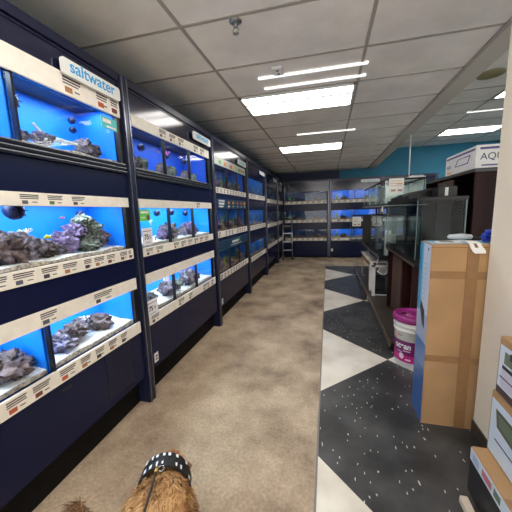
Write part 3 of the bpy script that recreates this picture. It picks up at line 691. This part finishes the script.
    h=hb.build('harness',None,root)
    MB().tube([(.105+.014*math.cos(t),.0+.014*math.sin(t),.408) for t in [k*PI/5 for k in range(11)]],.0025,n=6).build('ring',mat('steel_ring',(200,200,205),.25,metal=1),h)
dog()
lsh=empty('leash',(-.72,.945,.405),0,'dark leash clipped to the dog harness by a gold clip','leash')
d=Vector((.121,-.258,.095))
pts=[Vector((0,0,0))+d*t*.25+Vector((0,0,-.01*math.sin(PI*t/13))) for t in range(0,14)]
q=MB(); q.tube([pts[0]+d*.12]+pts[1:],.005,n=8); q.build('strap',mat('dark_leash_web',(52,44,38),.7),lsh)
q=MB(); q.tube([d*.02,d*.15],[.007,.008],n=10); q.build('clip',mat('brass_clip',(205,165,95),.3,metal=.7),lsh)
e=pts[-1]; q=MB(); q.tube([e+Vector((.05*math.sin(a)*.5,-.06+.06*math.cos(a),.05*math.sin(a)*.9+.0)) for a in [k*PI/8 for k in range(17)]],.005,n=8); q.build('handle_loop',mat('dark_leash_web',(0,0,0)),lsh)
# ------------------------------------------------------------------ right-hand displays
BLK=mat('black_tank_rim',(16,16,18),.4,spec=.3)
GLASSN=glass('showroom_glass',(.93,.96,.96),.17)
def glass_tank(x0,x1,y0,y1,z0,z1,label,group='glass tanks for sale',rim=.03,gm=GLASS,card=None,basem=None,back=None):
    gm=GLASSN if gm is GLASS else gm
    t=empty('glass_tank',((x0+x1)/2,(y0+y1)/2,z0),0,label,'glass tank',group); a=(x1-x0)/2; c=(y1-y0)/2; H=z1-z0; th=.008
    MB().box(-a,a,-c,-c+th,.01,H-.008).build('glass_pane',gm,t); MB().box(-a,a,c-th,c,.01,H-.008).build('glass_pane',gm,t)
    MB().box(-a,-a+th,-c+th,c-th,.01,H-.008).build('glass_pane',gm,t); MB().box(a-th,a,-c+th,c-th,.01,H-.008).build('glass_pane',gm,t)
    q=MB()
    for sx in (-1,1):
        for sy in (-1,1): q.box(sx*a-.004*(1+sx),sx*a+.004*(1-sx),sy*c-.004*(1+sy),sy*c+.004*(1-sy),.01,H-.01)
    q.build('glass_corner',mat('pale_glass_edge',(190,208,204),.25) if back else GLASSE,t)
    for nmz,za,zb in (('bottom_rim',0,rim),('top_rim',H-rim,H)):
        q=MB(); e=.006; q.box(-a-e,a+e,-c-e,-c+.018,za,zb).box(-a-e,a+e,c-.018,c+e,za,zb).box(-a-e,-a+.018,-c,c,za,zb).box(a-.018,a+e,-c,c,za,zb); q.build(nmz,BLK,t)
    MB().box(-a,a,-c,c,.0,.008).build('bottom',basem or BLK,t)
    if back: MB().box(a-.03,a-.02,-c+.02,c-.02,.01,H-.03).box(-a+.06,a-.03,c-.04,c-.03,.01,H-.05).build('backing',back,t)
    return t
# low platform and counters
pf=empty('display_platform',(.97,5.18,0),0,'long low dark platform under the right-hand displays, edged with a price rail','display platform')
PLAT=mat('worn_platform_top',(74,64,58),.55,spec=.2,rgb2=(46,40,37),vscale=4,stretch=(1,.2,1))
MB().box(-.30,.33,-2.12,2.12,.0,.09).build('base',ESP,pf)
MB().box(-.315,.33,-2.125,2.12,.09,.10).build('top_board',PLAT,pf)
q=MB().box(-.335,-.316,-2.125,2.12,.05,.105,mat('bronze_rail',(110,96,84),.35,metal=.4)); q.build('edge_rail',None,pf)
for i,y in enumerate((-.5,.45,1.35)): MB().box(-.338,-.335,y,y+.06,.055,.095).build('price_tag',WHITE,pf)
# near stand
st=empty('aquarium_stand',(1.05,3.68,.10),0,'dark espresso open aquarium stand carrying the large empty glass tank','stand')
bx('side_panel',ESP,st,-.22,.25,-.61,-.58,0,.83); bx('side_panel',ESP,st,-.22,.25,.57,.60,0,.83); bx('back_panel',ESP,st,.235,.25,-.58,.57,0,.83)
bx('bottom_shelf',ESP,st,-.2,.235,-.58,.57,.01,.03); bx('door',ESPL,st,-.225,-.205,-.17,.28,.03,.80,bev=.003); bx('divider',ESP,st,-.2,.2,-.19,-.172,.03,.83)
bx('top_frame',BLK,st,-.255,.25,-.77,.61,.83,.875,bev=.004); bx('edge_trim',mat('bronze_rail',(0,0,0)),st,-.262,-.256,-.77,.61,.845,.865)
glass_tank(.80,1.20,2.93,4.27,.976,1.585,'large empty black-rimmed glass tank on the dark stand, nearest of the glass tanks',rim=.032)
h=empty('tank_hood',(1.0,3.80,1.586),0,'black sloped hood resting on the large glass tank','hood')
MB().prism([(-.17,0),(.19,0),(.19,.09),(.02,.10),(-.17,.035)],'y',-.45,.45).build('cover',BLK,h); MB().tube([(-.16,-.1,.05),(-.16,.1,.05)],.008).build('handle',BLACKP,h)
h=empty('filter_box',(1.09,3.16,1.586),0,'black filter box with a silver plate on top of the large tank','filter')
MB().box(-.07,.09,-.06,.12,0,.10,bev=.008).build('case',BLK,h); MB().box(-.015,.012,-.064,-.061,.012,.088).build('silver_plate',mat('silver_plate',(190,195,185),.35),h)
# second bay: counter, shelf, posts
ct=empty('display_shelving',(1.0,5.6,.10),0,'black shelving unit with counter and upper shelf holding rows of glass tanks','shelving')
DKS=mat('black_shelf',(18,18,20),.45,spec=.2)
bx('counter',DKS,ct,-.28,.30,-1.27,1.3,.66,.70); bx('counter_edge',mat('dark_steel',(0,0,0)),ct,-.295,-.281,-1.27,1.3,.645,.71); bx('edge_lip',ALU,ct,-.298,-.2955,-1.27,1.3,.70,.706)
bx('upper_shelf',DKS,ct,-.23,.30,-1.27,1.3,1.40,1.44); bx('upper_edge',mat('pale_edge',(165,165,165),.4),ct,-.236,-.231,-1.27,1.3,1.42,1.436); bx('upper_edge',mat('pale_edge',(0,0,0)),ct,-.23,.30,-1.277,-1.271,1.424,1.436)
for y in (-1.26,1.26):
    for x in (.05,.27): bx('post',DKS,ct,x-.015,x+.015,y-.015,y+.015,0,1.40)
bx('back_panel',DKS,ct,.285,.30,-1.24,1.24,0,1.40)
for y in (-1.25,-.3): bx('hang_tag',WHITE,ct,-.30,-.297,y,y+.035,.60,.66)
bx('hang_tag',WHITE,ct,-.245,-.238,-1.20,-1.14,1.35,1.42)
# tanks on the counter and on the shelf
for y0,y1,l,g in [(4.36,5.0,'glass tank on the counter right behind the large tank',GLASSG),(5.05,5.65,'middle glass tank on the counter of the black shelving',GLASSG)]:
    glass_tank(.78,1.24,y0,y1,.80,1.40,l,gm=g,rim=.022)
tk=glass_tank(.50,.88,6.28,6.75,.80,1.37,'glass tank at the far end of the counter with a white price sheet',rim=.022)
bx('dark_board',BLACKP,None,0,.24,0,.015,0,.56).location=(.70,6.22,.80); o=bpy.data.objects['dark_board']; o.name='display_board'; tag(o,'dark olive display board standing beside the far counter tank','board')
o.data.materials[0]=mat('olive_board',(40,40,34),.6)
def sheet(x,y,z,w,h,label,orange=0,name='price_sheet'):
    s=empty(name,(x,y,z),0,label,'price sheet','white price sheets on the glass tanks')
    MB().box(-w/2,w/2,-.001,.001,-h/2,h/2).build('paper',mat('paper_white',(236,232,222),.6),s)
    q=MB(); 
    for i,(a,b_) in enumerate([(-.4,.3),(-.4,.1),(-.4,.35)]): q.box(w*a,w*b_,-.002,-.001,h*(.32-.16*i)-.003,h*(.32-.16*i)+.003)
    q.box(-w*.35,-w*.05,-.002,-.001,-h*.38,-h*.25).box(w*.1,w*.4,-.002,-.001,-h*.38,-h*.25); q.build('print_lines',mat('tan_ink',(160,140,115),.6),s)
    if orange:
        MB().prism([(-.12*w,0),(.0,.06*h),(.2*w,.04*h),(.32*w,.09*h),(.28*w,0),(.32*w,-.07*h),(.2*w,-.03*h),(0,-.05*h)],'y',-.003,-.001).build('fish_picture',mat('gold_fish_print',(205,160,60),.5),s,loc=(w*.1,0,h*.12))
    return s
sheet(.585,6.265,1.24,.17,.19,'small white price sheet on the far counter tank')
UG=glass('pale_green_glass',(.93,.97,.96),1.2)
for y0,y1,l in [(4.40,5.15,'nearest glass tank on the upper shelf, with the goldfish sheet'),(5.22,5.85,'middle glass tank on the upper shelf'),(5.92,6.8,'farthest glass tank on the upper shelf')]:
    glass_tank(.78,1.29,y0,y1,1.541,1.90,l,gm=UG,rim=.022,basem=mat('pale_tank_base',(190,205,200),.5),back=mat('pale_tank_backing',(228,240,234),.6,var=.03,vscale=5))
q=sheet(.92,4.385,1.80,.19,.20,'white goldfish sheet taped to the nearest upper tank',1)
s=empty('white_tank_lid',(1.20,4.75,1.901),0,'flat white lid lying on the nearest upper-shelf tank','lid'); MB().box(-.10,.10,-.3,.3,0,.02,bev=.004).build('panel',WHITE,s); MB().box(-.08,.08,-.28,.28,.02,.035,bev=.003).build('raised_rim',mat('light_grey_plastic',(205,208,208),.4),s)
for i,(x,y,h_) in enumerate([(.86,4.5,.36),(.95,4.62,.30),(.86,5.2,.34)]):
    c=empty('boxed_filter',(x,y,.809),0,['white boxed filter standing in the counter tank near its glass corner','shorter white boxed filter behind the first','white boxed filter in the middle counter tank'][i],'boxed filter','white boxes inside the counter tanks')
    MB().box(-.035,.035,-.05,.05,0,h_,bev=.002).build('carton',mat('pale_carton',(200,200,195),.6),c); q=MB().box(-.028,.028,-.0512,-.05,h_*.3,h_*.55); q.build('printed_picture',mat('dark_print',(70,80,90),.5),c)
# white framed shelf under the counter
wf=empty('white_frame_stand',(.84,4.92,.10),0,'white framed stand with a small glass tank inside, on the low platform','stand')
WM=mat('white_painted_metal',(225,225,220),.4)
for x in (-.14,.12):
    for y in (-.17,.15): bx('post',WM,wf,x,x+.045,y,y+.02,0,.51)
q=MB(); q.box(-.14,.145,-.17,-.15,.47,.51).box(-.14,.145,.15,.17,.48,.51).box(-.14,-.115,-.15,.15,.48,.51).box(.12,.145,-.15,.15,.48,.51); q.build('top_frame',WM,wf)
bx('bottom_shelf',WM,wf,-.115,.12,-.15,.15,.005,.02)
glass_tank(.74,.95,4.79,5.03,.122,.44,'small glass tank with black rims standing in the white frame',gm=UG,rim=.02)
c=MB().box(-.07,.07,-.002,.002,-.06,.06,mat('paper_white',(0,0,0))); [c.box(-.05+.02*i,-.042+.02*i,-.004,-.002,-.04,.04,INK) for i in range(5)]
c=c.build('folded_leaflet'); c.location=(.86,4.80,.50-.0); c.rotation_euler=(R(-10),R(35),0); tag(c,'white folded leaflet tucked tilted into the white frame','leaflet')
tb=empty('low_table',(.90,5.9,.10),0,'low table with cream top and brown apron behind the white frame','table')
bx('tabletop',mat('cream_top',(215,205,190),.4),tb,-.19,.14,-.6,.6,.46,.49); bx('apron',mat('tan_wood',(120,85,62),.5),tb,-.17,.12,-.58,.58,.38,.46)
for x in (-.175,.10):
    for y in (-.58,.55): bx('leg',mat('pale_wood',(190,165,140),.5),tb,x,x+.03,y,y+.03,0,.38)
# clear acrylic sign holders on the platform edge
for y in (5.6,6.7):
    a=empty('acrylic_sign_holder',(.66,y,.106),0,'clear acrylic holder standing on the platform edge, %s'%('nearer one' if y<6 else 'farther one'),'sign holder')
    MB().box(-.003,.003,-.2,.2,0,.40).build('clear_panel',GLASS,a); MB().box(-.015,.015,-.2,.2,-.001,.006).build('foot',GLASSE,a)
# tall dark cabinet carrying the white carton
hc=empty('display_cabinet',(1.57,3.8,0),0,'tall espresso display cabinet behind the large glass tank','cabinet')
bx('side_panel',ESP,hc,-.25,.25,-.70,-.67,0,1.80); bx('side_panel',ESP,hc,-.25,.25,.67,.70,0,1.80); bx('back_panel',ESP,hc,.23,.25,-.67,.67,0,1.80)
for z in (.08,.95): bx('shelf',ESP,hc,-.24,.23,-.67,.67,z,z+.025)
bx('door',ESPL,hc,-.25,-.232,-.20,.25,.12,1.78,bev=.003); bx('top_board',mat('dark_top_edge',(45,42,42),.4),hc,-.27,.26,-.72,.72,1.80,1.832,bev=.003); bx('inner_divider',ESP,hc,-.23,.23,.25,.27,.105,1.80)
cb=empty('aquarium_carton',(1.53,3.46,1.833),0,'white carton with purple bars on top of the espresso cabinet','carton')
CW=mat('white_carton',(226,224,220),.6,var=.01); PB=mat('purple_print',(78,70,130),.5); DI=mat('dark_blue_ink',(52,54,84),.5)
MB().box(-.22,.25,-.35,.34,0,.205,bev=.003).build('box',CW,cb)
q=MB(); q.box(-.2215,-.22,-.33,.32,.165,.183); q.box(-.19,.15,-.3515,-.35,.165,.185); q.box(-.17,.12,-.3515,-.35,.02,.032); q.build('printed_bar',PB,cb)
text('lettering','AQU',.085,DI,cb,(-.185,-.3505,.075),rot=(PI/2,0,0),ext=.0006); text('small_lettering','AQU',.05,DI,cb,(-.2205,.30,.07),rot=(PI/2,0,-PI/2),ext=.0006)
q=MB()
P4=[(-.20,.07),(.08,.07),(.02,.135),(-.24,.135)]
for i in range(4):
    a=Vector(P4[i]);b_=Vector(P4[(i+1)%4]); q.tube([(-.2208,-a.x*-1,a.y),(-.2208,b_.x,b_.y)],.004,n=4)
q.build('outline_picture',PB,cb)
q=MB().box(-.2215,-.22,.18,.29,.01,.035).build('orange_logo',mat('peach_print',(235,190,140),.6),cb)

# ------------------------------------------------------------------ bucket
bk=empty('salt_bucket',(.795,2.855,0),0,'white bucket with purple lid and purple label on the floor before the stand','bucket')
BW=mat('white_bucket_plastic',(226,222,214),.35)
MB().lathe([(.001,.0),(.136,.0),(.14,.006),(.150,.27),(.158,.272),(.158,.280),(.151,.284),(.152,.305),(.161,.307),(.161,.315),(.153,.318),(.154,.345),(.162,.348),(.162,.362),(.150,.364)],n=56).build('pail',BW,bk)
PU=mat('purple_lid',(150,44,120),.35)
ld=MB().lathe([(.165,.340),(.169,.345),(.169,.372),(.160,.382),(.146,.383),(.143,.372),(.06,.370),(.055,.376),(.001,.376)],n=56).build('lid',PU,bk)
MB().box(-.10,.02,-.02,.02,.3715,.3755,bev=.001).build('pour_slot',mat('dark_purple_slot',(60,20,50),.5),ld,rot=(0,0,R(-20)))
q=MB(); n=30; prev=None; LBm=[mat('label_purple',(112,26,92),.4),mat('label_magenta',(196,40,130),.4)]
def bp_(a,z,o=0):
    r=.14+(.01)*(z-.006)/.264+.0012+o; return (r*math.cos(a),r*math.sin(a),z)
for i in range(n+1):
    a=R(130+ i*(190/n)); cur=[q.bm.verts.new(bp_(a,z)) for z in (.045,.10,.205)]
    if prev:
        for j in range(2):
            f=q.bm.faces.new([prev[j],cur[j],cur[j+1],prev[j+1]]); f.material_index=q.mi(LBm[1-j])
    prev=cur
lab=q.build('label',None,bk)
def curved(qm,a0,a1,z0,z1,o=.0012,k=4):
    for i in range(k):
        A=R(a0+(a1-a0)*i/k);B=R(a0+(a1-a0)*(i+1)/k); qm.quad([bp_(A,z0,o),bp_(B,z0,o),bp_(B,z1,o),bp_(A,z1,o)])
def curved_text(body,size,a0,z0,m,parent,name):
    t=text(name,body,size,m,parent,(0,0,0),rot=(0,0,0),ext=0,bold=.002)
    for v in t.data.vertices:
        a=R(a0)+v.co.x/.147; x,y,z=bp_(a,z0+v.co.y,.002); v.co=(x,y,z)
curved_text('ocean',.062,196,.148,WHITE,lab,'lettering'); 
q=MB(); curved(q,228,252,.128,.136); curved(q,205,225,.116,.122); q.build('small_print',mat('pale_pink_ink',(225,180,205),.5),lab)
q=MB(); curved(q,236,254,.062,.074,k=3)
for i in range(12):
    a0=i*30;a1=a0+30; C0=(222,.088)
    p=[C0,(C0[0]+9*math.cos(R(a0)),C0[1]+.023*math.sin(R(a0))),(C0[0]+9*math.cos(R(a1)),C0[1]+.023*math.sin(R(a1)))]
    f=q.bm.faces.new([q.bm.verts.new(bp_(R(u),z,.0014)) for u,z in p])
q.build('round_seal',mat('seal_pink',(232,205,215),.5),lab)
q=MB(); curved(q,207,211,.232,.258); q.build('orange_logo',mat('orange_print',(240,130,70),.5),bk)
q=MB(); curved(q,212,224,.24,.245); q.build('logo_line',INK2,bk)
hd=MB(); hd.tube([(.163*math.cos(a),.163*math.sin(a)*.98-.004,.312-.09*math.sin((a-PI)*1)) for a in [PI+k*PI/14 for k in range(15)]],.003,n=6); hd=hd.build('wire_handle',mat('steel_ring',(200,200,205),.25,metal=1),bk); hd.rotation_euler=(0,0,R(70))

bk.scale=(1.03,1.03,1.31)
# ------------------------------------------------------------------ tall cardboard box
tb=empty('tall_cardboard_box',(.878,2.112,0),R(0),'tall brown cardboard box with a blue printed side, leaning by the beige wall end','cardboard box')
a,c,H=.235,.108,1.262
MB().box(-a,a,-c,c,0,H,bev=.002).build('carton',CARD,tb)
q=MB(); q.box(-.03,.03,-c-.0012,-c-.0002,0,H).box(-a,a,-c-.001,-c-.0002,1.04,1.09).box(-a,a,-c-.001,-c-.0002,.47,.515); q.build('packing_tape',TAPE,tb)
q=MB(); q.box(-a,a,-c-.0008,-c-.0002,H-.022,H-.018).box(-.035,-.032,-c-.0016,-c-.0008,0,H); q.build('fold_crease',mat('crease_brown',(140,100,60),.8),tb)
pf_=MB(); x=-a-.001
def lq(y0,y1,z0,z1,m,o=0): pf_.box(x-.0006-o,x-o,y0,y1,z0,z1,m)
P1=mat('print_white',(205,212,226),.35); P2=mat('print_cyan',(60,150,190),.35); P3=mat('print_pale_cyan',(120,190,212),.35); P4_=mat('print_blue',(52,92,150),.35)
lq(-c,c,.78,H-.004,P1); lq(.055,c,.78,H-.004,P2,.0007); lq(.028,.055,.78,H-.004,P3,.0007)
lq(-c,c,.58,.78,mat('print_grey',(170,180,200),.35)); lq(-c,c,.40,.58,mat('print_steel',(84,120,170),.35)); lq(-c,c,.0,.40,P4_)
for i in range(9): lq(-.06+.004*i,.02+.003*i,1.12-.035*i,1.125-.035*i,P3,.0014)
lq(-.07,-.055,1.215,1.235,INK,.0014)
pf_.prism([(-.05,.80),(.03,.86),(.04,.80),(-.02,.70),(-.06,.68)],'x',x-.0024,x-.0014,mat('print_dark',(50,42,48),.5))
pf_.build('printed_side',None,tb)
bx('top_sheet',mat('pale_blue_top',(150,185,205),.5),tb,-a+.01,a-.01,-c+.02,c-.004,H+.0002,H+.0016)
m_=empty('leaflet',(.77,2.11,H+.002),R(-8),'small printed leaflet lying flat on the tall cardboard box','leaflet'); MB().box(-.07,.07,-.045,.05,0,.003).build('paper',mat('paper_white',(0,0,0)),m_); MB().box(-.05,.03,-.03,.03,.003,.0035).build('picture',INK2,m_)
# white plastic handle hanging over the front edge
w=empty('white_plastic_handle',(.862,2.04,H+.003),R(0),'white plastic handle with a slot hanging over the front of the tall box','plastic handle')
WP=mat('glossy_white_plastic',(240,238,232),.3)
def ribbon(qm,path,ws,th,m,hole=None):
    pr=None
    for i,((px_,py_,pz_),w_) in enumerate(zip(path,ws)):
        cur=[qm.bm.verts.new((px_-w_,py_,pz_)),qm.bm.verts.new((px_+w_,py_,pz_)),qm.bm.verts.new((px_+w_,py_-th*.7,pz_+th*.7)),qm.bm.verts.new((px_-w_,py_-th*.7,pz_+th*.7))]
        if pr:
            for j in range(4): qm.bm.faces.new([pr[j],pr[(j+1)%4],cur[(j+1)%4],cur[j]])
        else: qm.bm.faces.new(cur)
        pr=cur
    qm.bm.faces.new(pr[::-1])
q=MB()
ribbon(q,[(-.085,.05,.006),(-.055,.03,.010),(-.025,.0,.012),(-.002,-.022,.010),(.010,-.034,.002)],[.012,.015,.018,.022,.026],.006,WP)
ribbon(q,[(-.007,-.034,.002),(.004,-.040,-.028)],[.009,.010],.006,WP)
ribbon(q,[(.027,-.034,.002),(.041,-.040,-.028)],[.009,.010],.006,WP)
ribbon(q,[(.0225,-.040,-.024),(.030,-.043,-.040),(.036,-.045,-.052)],[.0285,.030,.024],.006,WP)
q.build('handle',WP,w); w.scale=(1.15,1.15,1.15)
g_=empty('glass_scraper',(.895,2.19,H+.004),R(-12),'silver oval scraper with a dark handle lying on the tall box','scraper')
MB().lathe([(.001,-.06),(.012,-.05),(.018,0),(.012,.05),(.001,.06)],n=16,axis='x',c=(-.02,0,.02)).build('head',mat('silver_plastic',(195,198,198),.3),g_); MB().tube([(.03,0,.02),(.10,-.02,.008)],.005).build('handle',BLACKP,g_); g_.scale=(1.25,1.25,1.25)
bg=rock((1.02,2.10,H+.038),(.06,.045,.036),mat('blue_bag_fabric',(28,60,170),.5),'crumpled blue bag on the tall box against the wall end',group=None,name='blue_bag'); bg['category']='bag'
if 'group' in bg: del bg['group']

# ------------------------------------------------------------------ stacked cartons along the beige wall
def carton(x0,x1,y0,y1,z0,z1,label,style):
    t=empty('stand_carton',((x0+x1)/2,(y0+y1)/2,z0),0,label,'carton','printed cartons stacked by the beige wall'); a=(x1-x0)/2; c=(y1-y0)/2; H=z1-z0
    MB().box(-a,a,-c,c,0,H,bev=.004).build('box',CARD,t)
    q=MB(); X=-a
    def L(ya,yb,za,zb,m,o=0): q.box(X-.0012-o,X-.0002-o,ya,yb,za,zb,m)
    PW=mat('print_pale_blue',(205,216,226),.3); DK=mat('print_dark',(0,0,0)); GR=mat('print_green',(104,118,96),.4)
    if style in 'AB':
        L(-c+.01,c-.012,.012,H-.035,PW)
        if style=='A':
            L(-c+.06,c-.05,H*.60,H*.80,GR,.001); L(-c+.08,c-.09,H*.72,H*.83,DK,.002)
            L(-c+.03,c-.04,H*.5,H*.56,DK,.001); L(-c+.04,c-.04,H*.18,H*.5,mat('print_silver',(196,192,204),.4),.001); L(-c+.03,c-.03,H*.34,H*.36,DK,.002); L(-c+.01,c-.012,.012,H*.16,mat('print_plum',(64,50,58),.4),.001)
        else:
            q.prism([(c-.05,H*.78),(c-.20,H*.78),(c-.24,H*.45),(c-.07,H*.52)],'x',X-.0024,X-.0014,mat('print_bronze',(92,84,66),.4))
            q.prism([(c-.07,H*.74),(c-.18,H*.73),(c-.20,H*.52),(c-.09,H*.57)],'x',X-.0034,X-.0026,GR)
            L(c-.26,c-.06,H*.30,H*.32,DK,.001); L(-c+.01,c-.30,.02,H*.4,mat('print_blue',(0,0,0)),.001)
    else:
        L(-c+.18,c-.005,.01,H-.07,mat('print_black',(34,32,34),.4)); L(-c+.01,-c+.18,.01,H-.01,PW)
        L(-c+.18,c-.005,H-.07,H-.005,PW,.0); L(c-.20,c-.12,H-.055,H-.02,mat('print_red',(190,110,115),.4),.001); L(c-.09,c-.03,H-.06,H-.015,mat('print_grey',(0,0,0)),.001); L(c-.27,c-.22,H-.055,H-.02,GR,.001)
    q.build('printed_side',None,t)
    MB().box(-a+.0,a,-.02,.02,H,H+.0008).build('tape_strip',TAPE,t)
carton(.80,.938,.92,1.51,.598,.885,'upper printed carton by the beige wall, showing a tank stand picture','A')
carton(.80,.938,.92,1.53,.267,.597,'middle printed carton by the wall with a tilted tank picture','B')
carton(.732,.938,.92,1.53,.0,.265,'lowest carton by the wall with black side and small red print','C')
d_=empty('floor_box',(.69,1.24,0),0,'low cream box on the black floor in front of the lowest carton','box'); MB().box(-.027,.01,-.22,.21,0,.04,bev=.004).build('box',mat('cream_box',(205,190,170),.6),d_); MB().box(-.0285,-.0272,-.1,.12,.01,.04).build('printed_side',LM[2],d_)

# ------------------------------------------------------------------ world, camera
wd=bpy.data.worlds.new('World'); sc.world=wd; wd.use_nodes=True; wd.node_tree.nodes['Background'].inputs[0].default_value=(1,.97,.93,1); wd.node_tree.nodes['Background'].inputs[1].default_value=2.8
f_,yaw,pit,rol=283.1652,.2502,.1539,-.0317
cy,sy,cp,sp=math.cos(yaw),math.sin(yaw),math.cos(pit),math.sin(pit)
F=Vector((-sy*cp,cy*cp,-sp)); Rt=Vector((cy,sy,0)); Up=Rt.cross(F)
R2=math.cos(rol)*Rt+math.sin(rol)*Up; U2=-math.sin(rol)*Rt+math.cos(rol)*Up
cd=bpy.data.cameras.new('Camera'); cam=bpy.data.objects.new('Camera',cd); COL.objects.link(cam)
cam.matrix_world=Matrix(((R2.x,U2.x,-F.x,0),(R2.y,U2.y,-F.y,0),(R2.z,U2.z,-F.z,1.5),(0,0,0,1)))
cd.sensor_fit='HORIZONTAL'; cd.sensor_width=36; cd.lens=36*f_/512; cd.clip_start=.02
sc.camera=cam
sc.view_settings.view_transform='Standard'; sc.view_settings.look='None'; sc.view_settings.gamma=1; sc.view_settings.use_curve_mapping=False
sc.view_settings.exposure=.42
sc.cycles.transparent_max_bounces=48
